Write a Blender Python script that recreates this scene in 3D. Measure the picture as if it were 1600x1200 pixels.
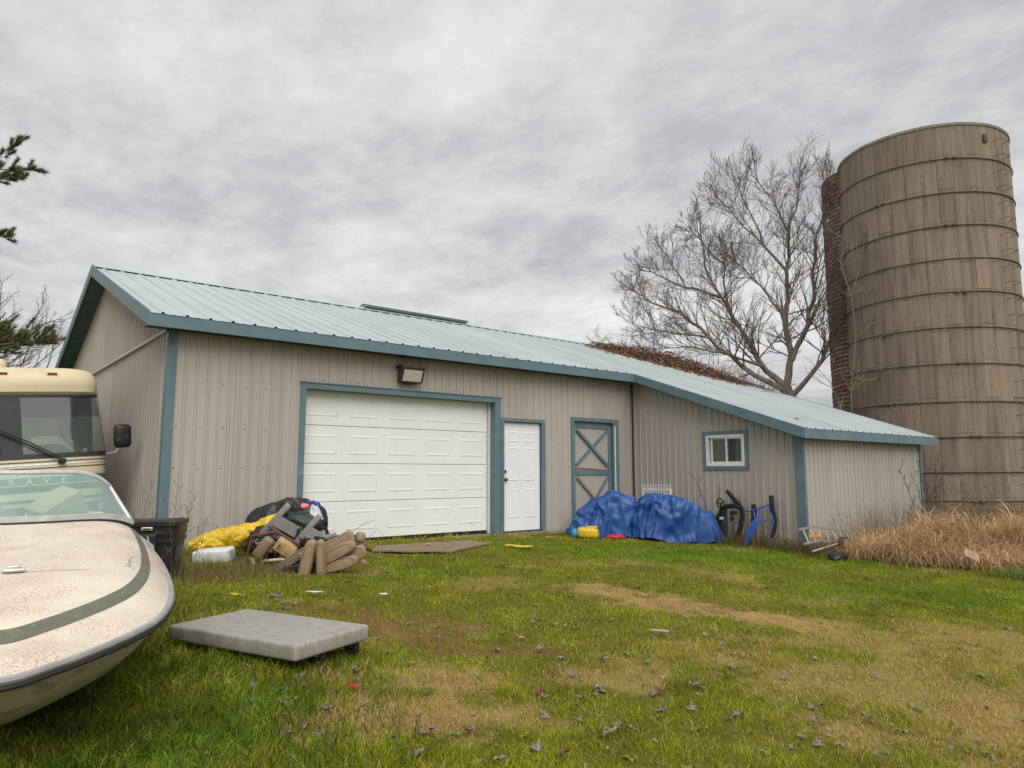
import bpy, bmesh, math, random
import numpy as np
from mathutils import Vector, Matrix, noise as mnoise

for o in list(bpy.data.objects):
    bpy.data.objects.remove(o, do_unlink=True)
scene = bpy.context.scene
COL = scene.collection
R = math.radians
random.seed(7)
rng = np.random.default_rng(11)

# ------------------------------------------------------------------ camera
EYE = 1.11
cam_d = bpy.data.cameras.new('camera')
cam_d.sensor_fit = 'HORIZONTAL'
cam_d.sensor_width = 36.0
cam_d.lens = 36.0 * 1110.0 / 1600.0
cam_d.clip_start = 0.05
cam_d.clip_end = 2000
cam = bpy.data.objects.new('camera', cam_d)
COL.objects.link(cam)
cam.location = (0, 0, EYE)
cam.rotation_euler = (R(97.0), 0, R(50.8 - 90))
scene.camera = cam

# ------------------------------------------------------------------ exposure
vs = scene.view_settings
scene.display_settings.display_device = 'sRGB'
vs.view_transform = 'Standard'
vs.look = 'None'
vs.exposure = 0.95
vs.gamma = 1.0
vs.use_curve_mapping = False
scene.cycles.max_bounces = 8
scene.cycles.transparent_max_bounces = 12
scene.cycles.use_denoising = True

# ------------------------------------------------------------------ sun and sky (overcast)
SUN_EL, SUN_AZ = 52.0, 250.0           # azimuth counted from +X
sun_d = bpy.data.lights.new('sun', 'SUN')
sun_d.energy = 1.4
sun_d.angle = R(60)
sun_d.color = (1.0, 0.965, 0.91)
sun = bpy.data.objects.new('sun', sun_d)
COL.objects.link(sun)
sdir = Vector((math.cos(R(SUN_EL)) * math.cos(R(SUN_AZ)), math.cos(R(SUN_EL)) * math.sin(R(SUN_AZ)), math.sin(R(SUN_EL))))
sun.rotation_euler = (-sdir).to_track_quat('-Z', 'Y').to_euler()

world = bpy.data.worlds.new('World')
scene.world = world
world.use_nodes = True
wn = world.node_tree.nodes
wl = world.node_tree.links
wn.clear()


def wnode(t, **kw):
    n = wn.new(t)
    for k, v in kw.items():
        setattr(n, k, v)
    return n


def wmath(op, a, b):
    n = wnode('ShaderNodeMath', operation=op)
    for i, v in enumerate((a, b)):
        if isinstance(v, (int, float)):
            n.inputs[i].default_value = v
        else:
            wl.new(v, n.inputs[i])
    return n.outputs[0]


w_out = wnode('ShaderNodeOutputWorld')
w_bg = wnode('ShaderNodeBackground')
w_bg.inputs['Strength'].default_value = 1.0
w_sky = wnode('ShaderNodeTexSky', sky_type='NISHITA', sun_disc=False)
w_sky.sun_elevation = R(SUN_EL)
w_sky.sun_rotation = R(90 - SUN_AZ)
w_sky.air_density = 1.0
w_sky.dust_density = 2.0
w_dim = wnode('ShaderNodeVectorMath', operation='SCALE')
w_dim.inputs['Scale'].default_value = 0.06
wl.new(w_sky.outputs[0], w_dim.inputs[0])
w_tc = wnode('ShaderNodeTexCoord')
w_sep = wnode('ShaderNodeSeparateXYZ')
wl.new(w_tc.outputs['Generated'], w_sep.inputs[0])
w_den = wmath('ADD', wmath('MAXIMUM', w_sep.outputs[2], 0.0), 0.11)
w_cmb = wnode('ShaderNodeCombineXYZ')
wl.new(wmath('DIVIDE', w_sep.outputs[0], w_den), w_cmb.inputs[0])
wl.new(wmath('DIVIDE', w_sep.outputs[1], w_den), w_cmb.inputs[1])


def wnoise(scale, detail, rough, dist, off):
    mp = wnode('ShaderNodeMapping')
    mp.inputs['Location'].default_value = off
    mp.inputs['Rotation'].default_value = (0, 0, R(-25))
    mp.inputs['Scale'].default_value = (1.0, 0.70, 1.0)
    wl.new(w_cmb.outputs[0], mp.inputs[0])
    n = wnode('ShaderNodeTexNoise')
    n.inputs['Scale'].default_value = scale
    n.inputs['Detail'].default_value = detail
    n.inputs['Roughness'].default_value = rough
    n.inputs['Distortion'].default_value = dist
    wl.new(mp.outputs[0], n.inputs['Vector'])
    return n.outputs['Fac']


n_big = wnoise(1.0, 6.0, 0.58, 0.1, (3.1, 1.7, 0.4))
n_fine = wnoise(4.6, 11.0, 0.66, 0.0, (0.3, 5.2, 2.0))
n_small = wnoise(13.0, 6.0, 0.62, 0.0, (1.3, 2.2, 7.0))
n_mix = wmath('ADD', wmath('ADD', wmath('MULTIPLY', n_big, 0.60), wmath('MULTIPLY', n_fine, 0.32)), wmath('MULTIPLY', n_small, 0.08))
w_ramp = wnode('ShaderNodeValToRGB')
cr = w_ramp.color_ramp
cr.elements[0].position = 0.38
cr.elements[0].color = (0.258, 0.265, 0.279, 1)
cr.elements[1].position = 0.61
cr.elements[1].color = (0.462, 0.466, 0.464, 1)
e_ = cr.elements.new(0.48)
e_.color = (0.356, 0.361, 0.366, 1)
wl.new(n_mix, w_ramp.inputs[0])
w_thin = wnode('ShaderNodeMapRange')
w_thin.inputs[1].default_value = 0.55
w_thin.inputs[2].default_value = 0.75
w_thin.inputs[3].default_value = 0.985
w_thin.inputs[4].default_value = 0.95
wl.new(n_mix, w_thin.inputs[0])
w_mix = wnode('ShaderNodeMix', data_type='RGBA')
wl.new(w_thin.outputs[0], w_mix.inputs[0])
wl.new(w_dim.outputs[0], w_mix.inputs[6])
wl.new(w_ramp.outputs[0], w_mix.inputs[7])
wl.new(w_mix.outputs[2], w_bg.inputs['Color'])
wl.new(w_bg.outputs[0], w_out.inputs[0])

# ------------------------------------------------------------------ helpers
MW = {}          # world matrix of each thing (and of its parts)


def tag(o, label=None, cat=None, group=None, kind=None):
    if label:
        o['label'] = label
    if cat:
        o['category'] = cat
    if group:
        o['group'] = group
    if kind:
        o['kind'] = kind
    return o


def thing(name, loc, rot=(0, 0, 0), label=None, cat=None, group=None):
    o = bpy.data.objects.new(name, None)
    o.empty_display_size = 0.1
    o.location = loc
    o.rotation_euler = rot
    COL.objects.link(o)
    MW[o.name] = Matrix.LocRotScale(Vector(loc), Matrix(((1, 0, 0), (0, 1, 0), (0, 0, 1))).to_quaternion() if rot == (0, 0, 0) else o.rotation_euler.to_quaternion(), Vector((1, 1, 1)))
    return tag(o, label, cat, group)


BOXCACHE = {}


def bev_box(bev, seg, sx, sy, sz):
    key = (round(bev, 4), seg, round(sx, 4), round(sy, 4), round(sz, 4))
    if key not in BOXCACHE:
        bm = bmesh.new()
        bmesh.ops.create_cube(bm, size=1.0)
        for v in bm.verts:
            v.co = Vector((v.co.x * sx, v.co.y * sy, v.co.z * sz))
        bmesh.ops.bevel(bm, geom=bm.edges[:], offset=bev, segments=seg, profile=0.5, affect='EDGES')
        bm.verts.index_update()
        BOXCACHE[key] = ([v.co.copy() for v in bm.verts], [[v.index for v in f.verts] for f in bm.faces])
        bm.free()
    return BOXCACHE[key]


class MB:
    def __init__(s):
        s.v = []
        s.f = []

    def poly(s, pts):
        n = len(s.v)
        s.v += [tuple(p) for p in pts]
        s.f.append(list(range(n, n + len(pts))))
        return s

    def box(s, a, b):
        x0, y0, z0 = a
        x1, y1, z1 = b
        x0, x1 = min(x0, x1), max(x0, x1)
        y0, y1 = min(y0, y1), max(y0, y1)
        z0, z1 = min(z0, z1), max(z0, z1)
        n = len(s.v)
        s.v += [(x0, y0, z0), (x1, y0, z0), (x1, y1, z0), (x0, y1, z0), (x0, y0, z1), (x1, y0, z1), (x1, y1, z1), (x0, y1, z1)]
        for q in ((0, 3, 2, 1), (4, 5, 6, 7), (0, 1, 5, 4), (1, 2, 6, 5), (2, 3, 7, 6), (3, 0, 4, 7)):
            s.f.append([n + i for i in q])
        return s

    def raw(s, verts, faces, m=None):
        n = len(s.v)
        s.v += [tuple(m @ v) if m else tuple(v) for v in verts]
        s.f += [[n + i for i in f] for f in faces]
        return s

    def rbox(s, c, size, bev=0.01, seg=2, rot=(0, 0, 0)):
        from mathutils import Euler
        V, F = bev_box(min(bev, min(size) * 0.49), seg, *size)
        m = Matrix.LocRotScale(Vector(c), Euler(rot).to_quaternion(), Vector((1, 1, 1)))
        return s.raw(V, F, m)

    def tube(s, pts, rad, n=8, cap=True):
        pts = [Vector(p) for p in pts]
        if not hasattr(rad, '__len__'):
            rad = [rad] * len(pts)
        base = len(s.v)
        ref = None
        for i, p in enumerate(pts):
            t = (pts[min(i + 1, len(pts) - 1)] - pts[max(i - 1, 0)])
            t = t.normalized() if t.length > 1e-9 else Vector((0, 0, 1))
            if ref is None:
                ref = t.orthogonal().normalized()
            ref = (ref - t * ref.dot(t))
            ref = ref.normalized() if ref.length > 1e-6 else t.orthogonal().normalized()
            b = t.cross(ref)
            for k in range(n):
                a = 2 * math.pi * k / n
                s.v.append(tuple(p + (ref * math.cos(a) + b * math.sin(a)) * rad[i]))
        for i in range(len(pts) - 1):
            for k in range(n):
                k2 = (k + 1) % n
                s.f.append([base + i * n + k, base + i * n + k2, base + (i + 1) * n + k2, base + (i + 1) * n + k])
        if cap:
            s.f.append([base + k for k in range(n)][::-1])
            s.f.append([base + (len(pts) - 1) * n + k for k in range(n)])
        return s

    def ring(s, c, r, rt, axis='z', n=20, m=6, rot=None):
        pts = []
        for i in range(n + 1):
            a = 2 * math.pi * i / n
            p = Vector((r * math.cos(a), r * math.sin(a), 0))
            if rot:
                p = rot @ p
            pts.append(Vector(c) + p)
        return s.tube(pts, rt, m, cap=False)

    def grid(s, nu, nv, fn, close_u=False):
        b = len(s.v)
        for i in range(nu):
            for j in range(nv):
                s.v.append(tuple(fn(i / (nu - 1) if not close_u else i / nu, j / (nv - 1))))
        for i in range(nu if close_u else nu - 1):
            i2 = (i + 1) % nu
            for j in range(nv - 1):
                s.f.append([b + i * nv + j, b + i2 * nv + j, b + i2 * nv + j + 1, b + i * nv + j + 1])
        return s

    def prism(s, outline, y0, y1, m=None):
        """outline in (x,z), extruded along y"""
        n = len(outline)
        pts = [Vector((x, y0, z)) for x, z in outline] + [Vector((x, y1, z)) for x, z in outline]
        F = [list(range(n)), list(range(2 * n - 1, n - 1, -1))]
        for i in range(n):
            j = (i + 1) % n
            F.append([i, i + n, j + n, j])
        return s.raw(pts, F, m)

    def build(s, name, mat, parent=None, smooth=False, world=False, **kw):
        me = bpy.data.meshes.new(name)
        v = s.v
        if world and parent is not None:
            inv = MW[parent.name].inverted()
            v = [tuple(inv @ Vector(p)) for p in v]
        me.from_pydata(v, [], s.f)
        me.update()
        if smooth:
            me.polygons.foreach_set('use_smooth', [True] * len(me.polygons))
            if smooth != 'all':
                try:
                    me.set_sharp_from_angle(angle=R(40))
                except Exception:
                    pass
        return link(name, me, mat, parent, **kw)


def link(name, me, mat, parent=None, **kw):
    o = bpy.data.objects.new(name, me)
    if mat is not None and not me.materials:
        me.materials.append(mat)
    COL.objects.link(o)
    if parent is not None:
        o.parent = parent
        MW[o.name] = MW[parent.name]
    else:
        MW[o.name] = Matrix.Identity(4)
    return tag(o, **kw)


def fbm(p, oct=4, h=0.5):
    v, a, f = 0.0, 1.0, 1.0
    for _ in range(oct):
        v += a * mnoise.noise(Vector(p) * f)
        a *= h
        f *= 2.03
    return v


# ------------------------------------------------------------------ materials
def mat(name, col, rough=0.7, var=0.12, scale=6.0, bump=0.0, bscale=60.0, metal=0.0, spec=0.4, col2=None, stretch=(1, 1, 1), speck=None, detail=5.0, contrast=(0.35, 0.65), coat=0.0, vary=0.0):
    m = bpy.data.materials.new(name)
    m.use_nodes = True
    nt = m.node_tree
    b = nt.nodes['Principled BSDF']
    b.inputs['Roughness'].default_value = rough
    b.inputs['Metallic'].default_value = metal
    b.inputs['Specular IOR Level'].default_value = spec
    b.inputs['Coat Weight'].default_value = coat
    tc = nt.nodes.new('ShaderNodeTexCoord')
    mp = nt.nodes.new('ShaderNodeMapping')
    mp.inputs['Scale'].default_value = stretch
    nt.links.new(tc.outputs['Object'], mp.inputs[0])
    n = nt.nodes.new('ShaderNodeTexNoise')
    n.inputs['Scale'].default_value = scale
    n.inputs['Detail'].default_value = detail
    n.inputs['Roughness'].default_value = 0.6
    nt.links.new(mp.outputs[0], n.inputs['Vector'])
    rp = nt.nodes.new('ShaderNodeValToRGB')
    c2 = col2 or tuple(min(1, c * (1 + var)) for c in col)
    c1 = col if col2 else tuple(c * (1 - var) for c in col)
    rp.color_ramp.elements[0].position = contrast[0]
    rp.color_ramp.elements[1].position = contrast[1]
    rp.color_ramp.elements[0].color = (*c1, 1)
    rp.color_ramp.elements[1].color = (*c2, 1)
    nt.links.new(n.outputs['Fac'], rp.inputs[0])
    out = rp.outputs[0]
    if speck:
        for (scol, sscale, thr, amt, *msk) in speck:
            sn = nt.nodes.new('ShaderNodeTexNoise')
            sn.inputs['Scale'].default_value = sscale
            sn.inputs['Detail'].default_value = 3.0
            nt.links.new(mp.outputs[0], sn.inputs['Vector'])
            mr = nt.nodes.new('ShaderNodeMapRange')
            mr.inputs[1].default_value = thr
            mr.inputs[2].default_value = thr + 0.06
            mr.inputs[4].default_value = amt
            nt.links.new(sn.outputs['Fac'], mr.inputs[0])
            fac = mr.outputs[0]
            if msk:
                kn = nt.nodes.new('ShaderNodeTexNoise')
                kn.inputs['Scale'].default_value = msk[0]
                kn.inputs['Detail'].default_value = 4.0
                nt.links.new(tc.outputs['Object'], kn.inputs['Vector'])
                kr = nt.nodes.new('ShaderNodeMapRange')
                kr.inputs[1].default_value = 0.40
                kr.inputs[2].default_value = 0.60
                nt.links.new(kn.outputs['Fac'], kr.inputs[0])
                mm_ = nt.nodes.new('ShaderNodeMath')
                mm_.operation = 'MULTIPLY'
                nt.links.new(fac, mm_.inputs[0])
                nt.links.new(kr.outputs[0], mm_.inputs[1])
                fac = mm_.outputs[0]
            mx = nt.nodes.new('ShaderNodeMix')
            mx.data_type = 'RGBA'
            nt.links.new(fac, mx.inputs[0])
            nt.links.new(out, mx.inputs[6])
            mx.inputs[7].default_value = (*scol, 1)
            out = mx.outputs[2]
    if vary:
        oi = nt.nodes.new('ShaderNodeObjectInfo')
        vr = nt.nodes.new('ShaderNodeMapRange')
        vr.inputs[3].default_value = 1 - vary
        vr.inputs[4].default_value = 1 + vary
        nt.links.new(oi.outputs['Random'], vr.inputs[0])
        hs = nt.nodes.new('ShaderNodeHueSaturation')
        nt.links.new(vr.outputs[0], hs.inputs['Value'])
        nt.links.new(out, hs.inputs['Color'])
        out = hs.outputs[0]
    nt.links.new(out, b.inputs['Base Color'])
    if bump:
        bn = nt.nodes.new('ShaderNodeTexNoise')
        bn.inputs['Scale'].default_value = bscale
        bn.inputs['Detail'].default_value = 4.0
        nt.links.new(mp.outputs[0], bn.inputs['Vector'])
        bp = nt.nodes.new('ShaderNodeBump')
        bp.inputs['Strength'].default_value = bump
        bp.inputs['Distance'].default_value = 0.01
        nt.links.new(bn.outputs['Fac'], bp.inputs['Height'])
        nt.links.new(bp.outputs[0], b.inputs['Normal'])
    return m


def attr_mat(name, attr, rough=0.7, spec=0.3, transl=0.0):
    m = bpy.data.materials.new(name)
    m.use_nodes = True
    nt = m.node_tree
    b = nt.nodes['Principled BSDF']
    b.inputs['Roughness'].default_value = rough
    b.inputs['Specular IOR Level'].default_value = spec
    a = nt.nodes.new('ShaderNodeAttribute')
    a.attribute_name = attr
    nt.links.new(a.outputs['Color'], b.inputs['Base Color'])
    if transl:
        t = nt.nodes.new('ShaderNodeBsdfTranslucent')
        nt.links.new(a.outputs['Color'], t.inputs['Color'])
        mx = nt.nodes.new('ShaderNodeMixShader')
        mx.inputs[0].default_value = transl
        nt.links.new(b.outputs[0], mx.inputs[1])
        nt.links.new(t.outputs[0], mx.inputs[2])
        nt.links.new(mx.outputs[0], nt.nodes['Material Output'].inputs[0])
    return m


def glass_mat(name, tint, milky, milk_col, rough=0.05):
    m = bpy.data.materials.new(name)
    m.use_nodes = True
    nt = m.node_tree
    nt.nodes.remove(nt.nodes['Principled BSDF'])
    out = nt.nodes['Material Output']
    tr = nt.nodes.new('ShaderNodeBsdfTransparent')
    tr.inputs[0].default_value = (*tint, 1)
    df = nt.nodes.new('ShaderNodeBsdfDiffuse')
    tc = nt.nodes.new('ShaderNodeTexCoord')
    no = nt.nodes.new('ShaderNodeTexNoise')
    no.inputs['Scale'].default_value = 5.0
    no.inputs['Detail'].default_value = 6.0
    nt.links.new(tc.outputs['Object'], no.inputs['Vector'])
    mr = nt.nodes.new('ShaderNodeMapRange')
    mr.inputs[3].default_value = milky * 0.75
    mr.inputs[4].default_value = milky * 1.25
    nt.links.new(no.outputs['Fac'], mr.inputs[0])
    df.inputs[0].default_value = (*milk_col, 1)
    m1 = nt.nodes.new('ShaderNodeMixShader')
    nt.links.new(mr.outputs[0], m1.inputs[0])
    nt.links.new(tr.outputs[0], m1.inputs[1])
    nt.links.new(df.outputs[0], m1.inputs[2])
    gl = nt.nodes.new('ShaderNodeBsdfGlossy')
    gl.inputs['Roughness'].default_value = rough
    fr = nt.nodes.new('ShaderNodeFresnel')
    fr.inputs[0].default_value = 1.5
    m2 = nt.nodes.new('ShaderNodeMixShader')
    nt.links.new(fr.outputs[0], m2.inputs[0])
    nt.links.new(m1.outputs[0], m2.inputs[1])
    nt.links.new(gl.outputs[0], m2.inputs[2])
    nt.links.new(m2.outputs[0], out.inputs[0])
    return m


M = {}
M['steel'] = mat('painted_steel_beige', (0.405, 0.37, 0.325), 0.5, 0.055, 1.6, spec=0.35, stretch=(3, 3, 0.22), speck=[((0.31, 0.275, 0.235), 3.1, 0.62, 0.3)], vary=0.05)
M['trim'] = mat('painted_steel_blue', (0.118, 0.186, 0.212), 0.5, 0.10, 3.0, spec=0.35, speck=[((0.22, 0.27, 0.285), 5.0, 0.66, 0.5)])
M['roof'] = mat('painted_roof_steel', (0.405, 0.455, 0.46), 0.45, 0.06, 1.3, spec=0.45, stretch=(1, 0.3, 1), speck=[((0.36, 0.39, 0.39), 2.0, 0.60, 0.4)], vary=0.06)
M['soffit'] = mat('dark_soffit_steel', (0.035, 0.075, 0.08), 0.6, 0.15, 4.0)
M['dark'] = mat('dark_void', (0.012, 0.012, 0.012), 0.9, 0.2, 4.0)
M['gdoor'] = mat('garage_door_white', (0.80, 0.81, 0.775), 0.5, 0.035, 2.0, spec=0.35, speck=[((0.5, 0.48, 0.40), 4.0, 0.68, 0.3)])
M['door'] = mat('door_white', (0.80, 0.81, 0.82), 0.45, 0.03, 3.0)
M['vinyl'] = mat('window_vinyl', (0.75, 0.74, 0.69), 0.5, 0.06, 8.0, speck=[((0.35, 0.28, 0.18), 14.0, 0.66, 0.5)])
M['screw'] = mat('rusty_screw', (0.07, 0.05, 0.04), 0.8, 0.3, 40.0)
M['bronze'] = mat('bronze_housing', (0.06, 0.042, 0.032), 0.55, 0.2, 12.0)
M['lens'] = mat('frosted_lens', (0.55, 0.52, 0.45), 0.3, 0.1, 20.0, spec=0.6)
M['brass'] = mat('worn_brass', (0.25, 0.20, 0.14), 0.35, 0.15, 30.0, metal=1.0)
M['glass'] = glass_mat('window_glass', (0.55, 0.60, 0.60), 0.10, (0.35, 0.38, 0.38))
M['plyboard'] = mat('weathered_plywood', (0.225, 0.165, 0.115), 0.9, 0.25, 5.0, bump=0.3, stretch=(1, 6, 1), speck=[((0.09, 0.09, 0.05), 3.0, 0.58, 0.6)])
M['bare_wood'] = mat('peeled_wood', (0.26, 0.19, 0.15), 0.85, 0.25, 9.0, bump=0.2)

# ------------------------------------------------------------------ ground
FW = (math.cos(R(50.8)), math.sin(R(50.8)))
RT = (math.sin(R(50.8)), -math.cos(R(50.8)))


def vnoise(x, y, seed=0):
    """value noise on numpy arrays, 0..1"""
    xi = np.floor(x).astype(np.int64)
    yi = np.floor(y).astype(np.int64)
    xf = x - xi
    yf = y - yi
    u = xf * xf * (3 - 2 * xf)
    v = yf * yf * (3 - 2 * yf)

    def h(a, b):
        n = (a * 374761393 + b * 668265263 + seed * 1442695041) & 0x7fffffff
        n = ((n ^ (n >> 13)) * 1274126177) & 0x7fffffff
        return ((n ^ (n >> 16)) & 0xffff) / 65535.0
    return (h(xi, yi) * (1 - u) + h(xi + 1, yi) * u) * (1 - v) + (h(xi, yi + 1) * (1 - u) + h(xi + 1, yi + 1) * u) * v


def nfbm(x, y, seed=0, oct=4):
    v = 0
    a = 0.5
    t = 0
    for i in range(oct):
        v = v + a * vnoise(x * 2 ** i + 17.3 * i, y * 2 ** i - 9.1 * i, seed + i)
        t += a
        a *= 0.55
    return v / t


def gz(x, y):
    x = np.asarray(x, float)
    y = np.asarray(y, float)
    xc = np.clip(x, -12, 20)
    yc = np.clip(y, -6, 11)
    z = -0.018 * (xc - 5) - 0.042 * (10.44 - yc)
    return z + (nfbm(x * 0.9, y * 0.9, 3, 3) - 0.5) * 0.06


def gzf(x, y):
    return float(gz(np.array([x]), np.array([y]))[0])


# patches of the lawn: (x, y, radius along, radius across, angle, amount)
DRY = [(6.0, 5.5, 0.6, 0.30, -75, 0.9), (6.1, 4.75, 0.8, 0.35, -80, 0.95), (6.3, 3.9, 0.75, 0.3, -70, 0.9), (6.75, 3.55, 0.4, 0.2, -60, 0.6), (5.7, 3.35, 0.5, 0.2, -60, 0.45),
       (2.65, 4.0, 0.5, 0.25, -30, 0.75), (2.2, 3.5, 0.55, 0.3, -30, 0.8), (3.64, 3.44, 0.4, 0.2, -40, 0.6), (5.2, 2.3, 1.3, 0.7, -50, 0.55), (4.75, 1.5, 1.0, 0.6, -40, 0.6), (6.2, 3.0, 0.7, 0.4, -40, 0.5),
       (5.1, 6.6, 0.5, 0.3, 20, 0.4), (7.4, 2.2, 1.2, 0.7, -40, 0.5), (4.1, 8.0, 0.4, 0.25, 0, 0.4)]
SOIL = [(3.15, 5.2, 0.75, 0.42, -35, 0.85), (3.3, 4.55, 0.55, 0.25, -35, 0.7), (2.9, 6.1, 0.45, 0.3, -35, 0.5), (2.15, 3.45, 0.4, 0.15, -35, 0.6), (6.1, 4.75, 0.5, 0.15, -80, 0.35), (3.2, 8.6, 0.9, 0.5, 0, 0.6), (5.8, 9.4, 1.4, 0.6, 0, 0.3)]
LUSH = [(9.6, 7.0, 2.4, 1.1, -45, 0.9), (9.4, 3.8, 1.8, 0.9, -30, 0.6), (7.5, 9.0, 1.0, 0.7, 0, 0.5), (5.0, 7.8, 1.2, 0.7, 0, 0.5), (1.3, 4.5, 1.4, 1.0, 60, 0.7), (2.0, 6.5, 0.8, 0.6, 0, 0.3)]


def patch(x, y, L, seed):
    out = np.zeros_like(x)
    wob = (nfbm(x * 3.0, y * 3.0, seed, 4) - 0.5) + 0.75 * (nfbm(x * 9.0, y * 9.0, seed + 7, 3) - 0.5)
    for (px, py, ra, rb, ang, amt) in L:
        c, s_ = math.cos(R(ang)), math.sin(R(ang))
        dx, dy = x - px, y - py
        a = (dx * c + dy * s_) / ra
        b = (-dx * s_ + dy * c) / rb
        d = np.sqrt(a * a + b * b) + wob * 2.1
        out = np.maximum(out, amt * np.clip((1.25 - d) * 1.5, 0, 1))
    return out


def lawn(x, y):
    dry = patch(x, y, DRY, 21)
    soil = patch(x, y, SOIL, 31)
    lush = patch(x, y, LUSH, 41)
    mott = nfbm(x * 1.1, y * 1.1, 51, 4)
    right = np.clip((RT[0] * x + RT[1] * y - 0.2) / 3.5, 0, 1) * np.clip((7.5 - (FW[0] * x + FW[1] * y)) / 3.5, 0, 1)
    dry = np.clip(np.maximum(dry, (mott - 0.60) * 2.0 * (1 - 0.8 * lush)) + right * 0.30 * mott, 0, 1)
    return dry, soil, lush, mott


def sheet(name, xs, ys):
    X, Y = np.meshgrid(xs, ys, indexing='ij')
    x, y = X.ravel(), Y.ravel()
    z = gz(x, y)
    nx, ny = len(xs), len(ys)
    i, j = np.meshgrid(np.arange(nx - 1), np.arange(ny - 1), indexing='ij')
    a = (i * ny + j).ravel()
    F = np.stack([a, a + ny, a + ny + 1, a + 1], 1)
    me = bpy.data.meshes.new(name)
    me.vertices.add(len(x))
    me.vertices.foreach_set('co', np.stack([x, y, z], 1).astype(np.float32).ravel())
    me.loops.add(F.size)
    me.loops.foreach_set('vertex_index', F.ravel().astype(np.int32))
    me.polygons.add(len(F))
    me.polygons.foreach_set('loop_start', np.arange(0, F.size, 4, dtype=np.int32))
    me.update(calc_edges=True)
    dry, soil, lush, mott = lawn(x, y)
    g0 = np.array([0.125, 0.125, 0.024])
    gl = np.array([0.095, 0.15, 0.018])
    gd = np.array([0.37, 0.245, 0.10])
    gs = np.array([0.185, 0.10, 0.052])
    c = g0[None] * (1 - lush[:, None]) + gl[None] * lush[:, None]
    c = c * (1 - dry[:, None]) + gd[None] * dry[:, None]
    c = c * (1 - soil[:, None]) + gs[None] * soil[:, None]
    c *= (0.75 + 0.5 * nfbm(x * 9, y * 9, 61, 3))[:, None]
    at = me.color_attributes.new('col', 'FLOAT_COLOR', 'POINT')
    at.data.foreach_set('color', np.concatenate([c, np.ones((len(x), 1))], 1).astype(np.float32).ravel())
    me.polygons.foreach_set('use_smooth', np.ones(len(F), dtype=bool))
    return me


def steps(lo, a, b, hi, d):
    far = [lo + (a - lo) * t for t in (0, 0.5, 0.8, 0.92)]
    far2 = [b + (hi - b) * t for t in (0.08, 0.2, 0.5, 1)]
    return np.array(far + list(np.arange(a, b, d)) + far2)


gm = sheet('ground', steps(-600, -5, 19, 600, 0.07), steps(-600, -3, 12, 600, 0.07))
m_ground = attr_mat('soil_and_thatch', 'col', 0.95, 0.05)
nt = m_ground.node_tree
bn = nt.nodes.new('ShaderNodeTexNoise')
bn.inputs['Scale'].default_value = 45
bn.inputs['Detail'].default_value = 6
tcn = nt.nodes.new('ShaderNodeTexCoord')
nt.links.new(tcn.outputs['Object'], bn.inputs['Vector'])
bp = nt.nodes.new('ShaderNodeBump')
bp.inputs['Distance'].default_value = 0.03
bp.inputs['Strength'].default_value = 0.8
nt.links.new(bn.outputs['Fac'], bp.inputs['Height'])
nt.links.new(bp.outputs[0], nt.nodes['Principled BSDF'].inputs['Normal'])
link('ground', gm, m_ground, kind='structure')

# things that keep the lawn from growing through them: (x0,x1,y0,y1) world rectangles
NOGRASS = [(2.40, 17.0, 10.40, 30), (11.9, 17.0, 6.5, 30), (5.25, 6.95, 8.98, 9.70)]


def blades(name, P, H, Wd, C, lean, m, curl=0.5, parent=None, **kw):
    """P (n,3) roots, H heights, Wd widths, C colours, lean amount"""
    n = len(P)
    ang = rng.uniform(0, 2 * math.pi, n)
    la = rng.uniform(0, 2 * math.pi, n)
    side = np.stack([np.cos(ang), np.sin(ang), np.zeros(n)], 1) * (Wd * 0.5)[:, None]
    ld = np.stack([np.cos(la), np.sin(la), np.zeros(n)], 1)
    ln = lean * rng.uniform(0.2, 1.0, n)
    up = np.array([0, 0, 1.0])[None]
    mid = P + up * (H * 0.55)[:, None] + ld * (H * ln * 0.35)[:, None]
    tip = P + up * (H * (1 - curl * ln * 0.6))[:, None] + ld * (H * ln * 1.0)[:, None]
    V = np.stack([P - side, P + side, mid + side * 0.8, mid - side * 0.8, tip], 1).reshape(-1, 3)
    b = np.arange(n) * 5
    loops = np.stack([b, b + 1, b + 2, b + 3, b + 3, b + 2, b + 4], 1).ravel()
    ls = np.stack([np.arange(n) * 7, np.arange(n) * 7 + 4], 1).ravel()
    me = bpy.data.meshes.new(name)
    me.vertices.add(len(V))
    me.vertices.foreach_set('co', V.astype(np.float32).ravel())
    me.loops.add(len(loops))
    me.loops.foreach_set('vertex_index', loops.astype(np.int32))
    me.polygons.add(2 * n)
    me.polygons.foreach_set('loop_start', ls.astype(np.int32))
    me.update(calc_edges=True)
    cc = np.repeat(C, 5, axis=0)
    cc = np.concatenate([cc, np.ones((len(cc), 1))], 1)
    at = me.color_attributes.new('col', 'FLOAT_COLOR', 'POINT')
    at.data.foreach_set('color', cc.astype(np.float32).ravel())
    return link(name, me, m, parent, **kw)


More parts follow.
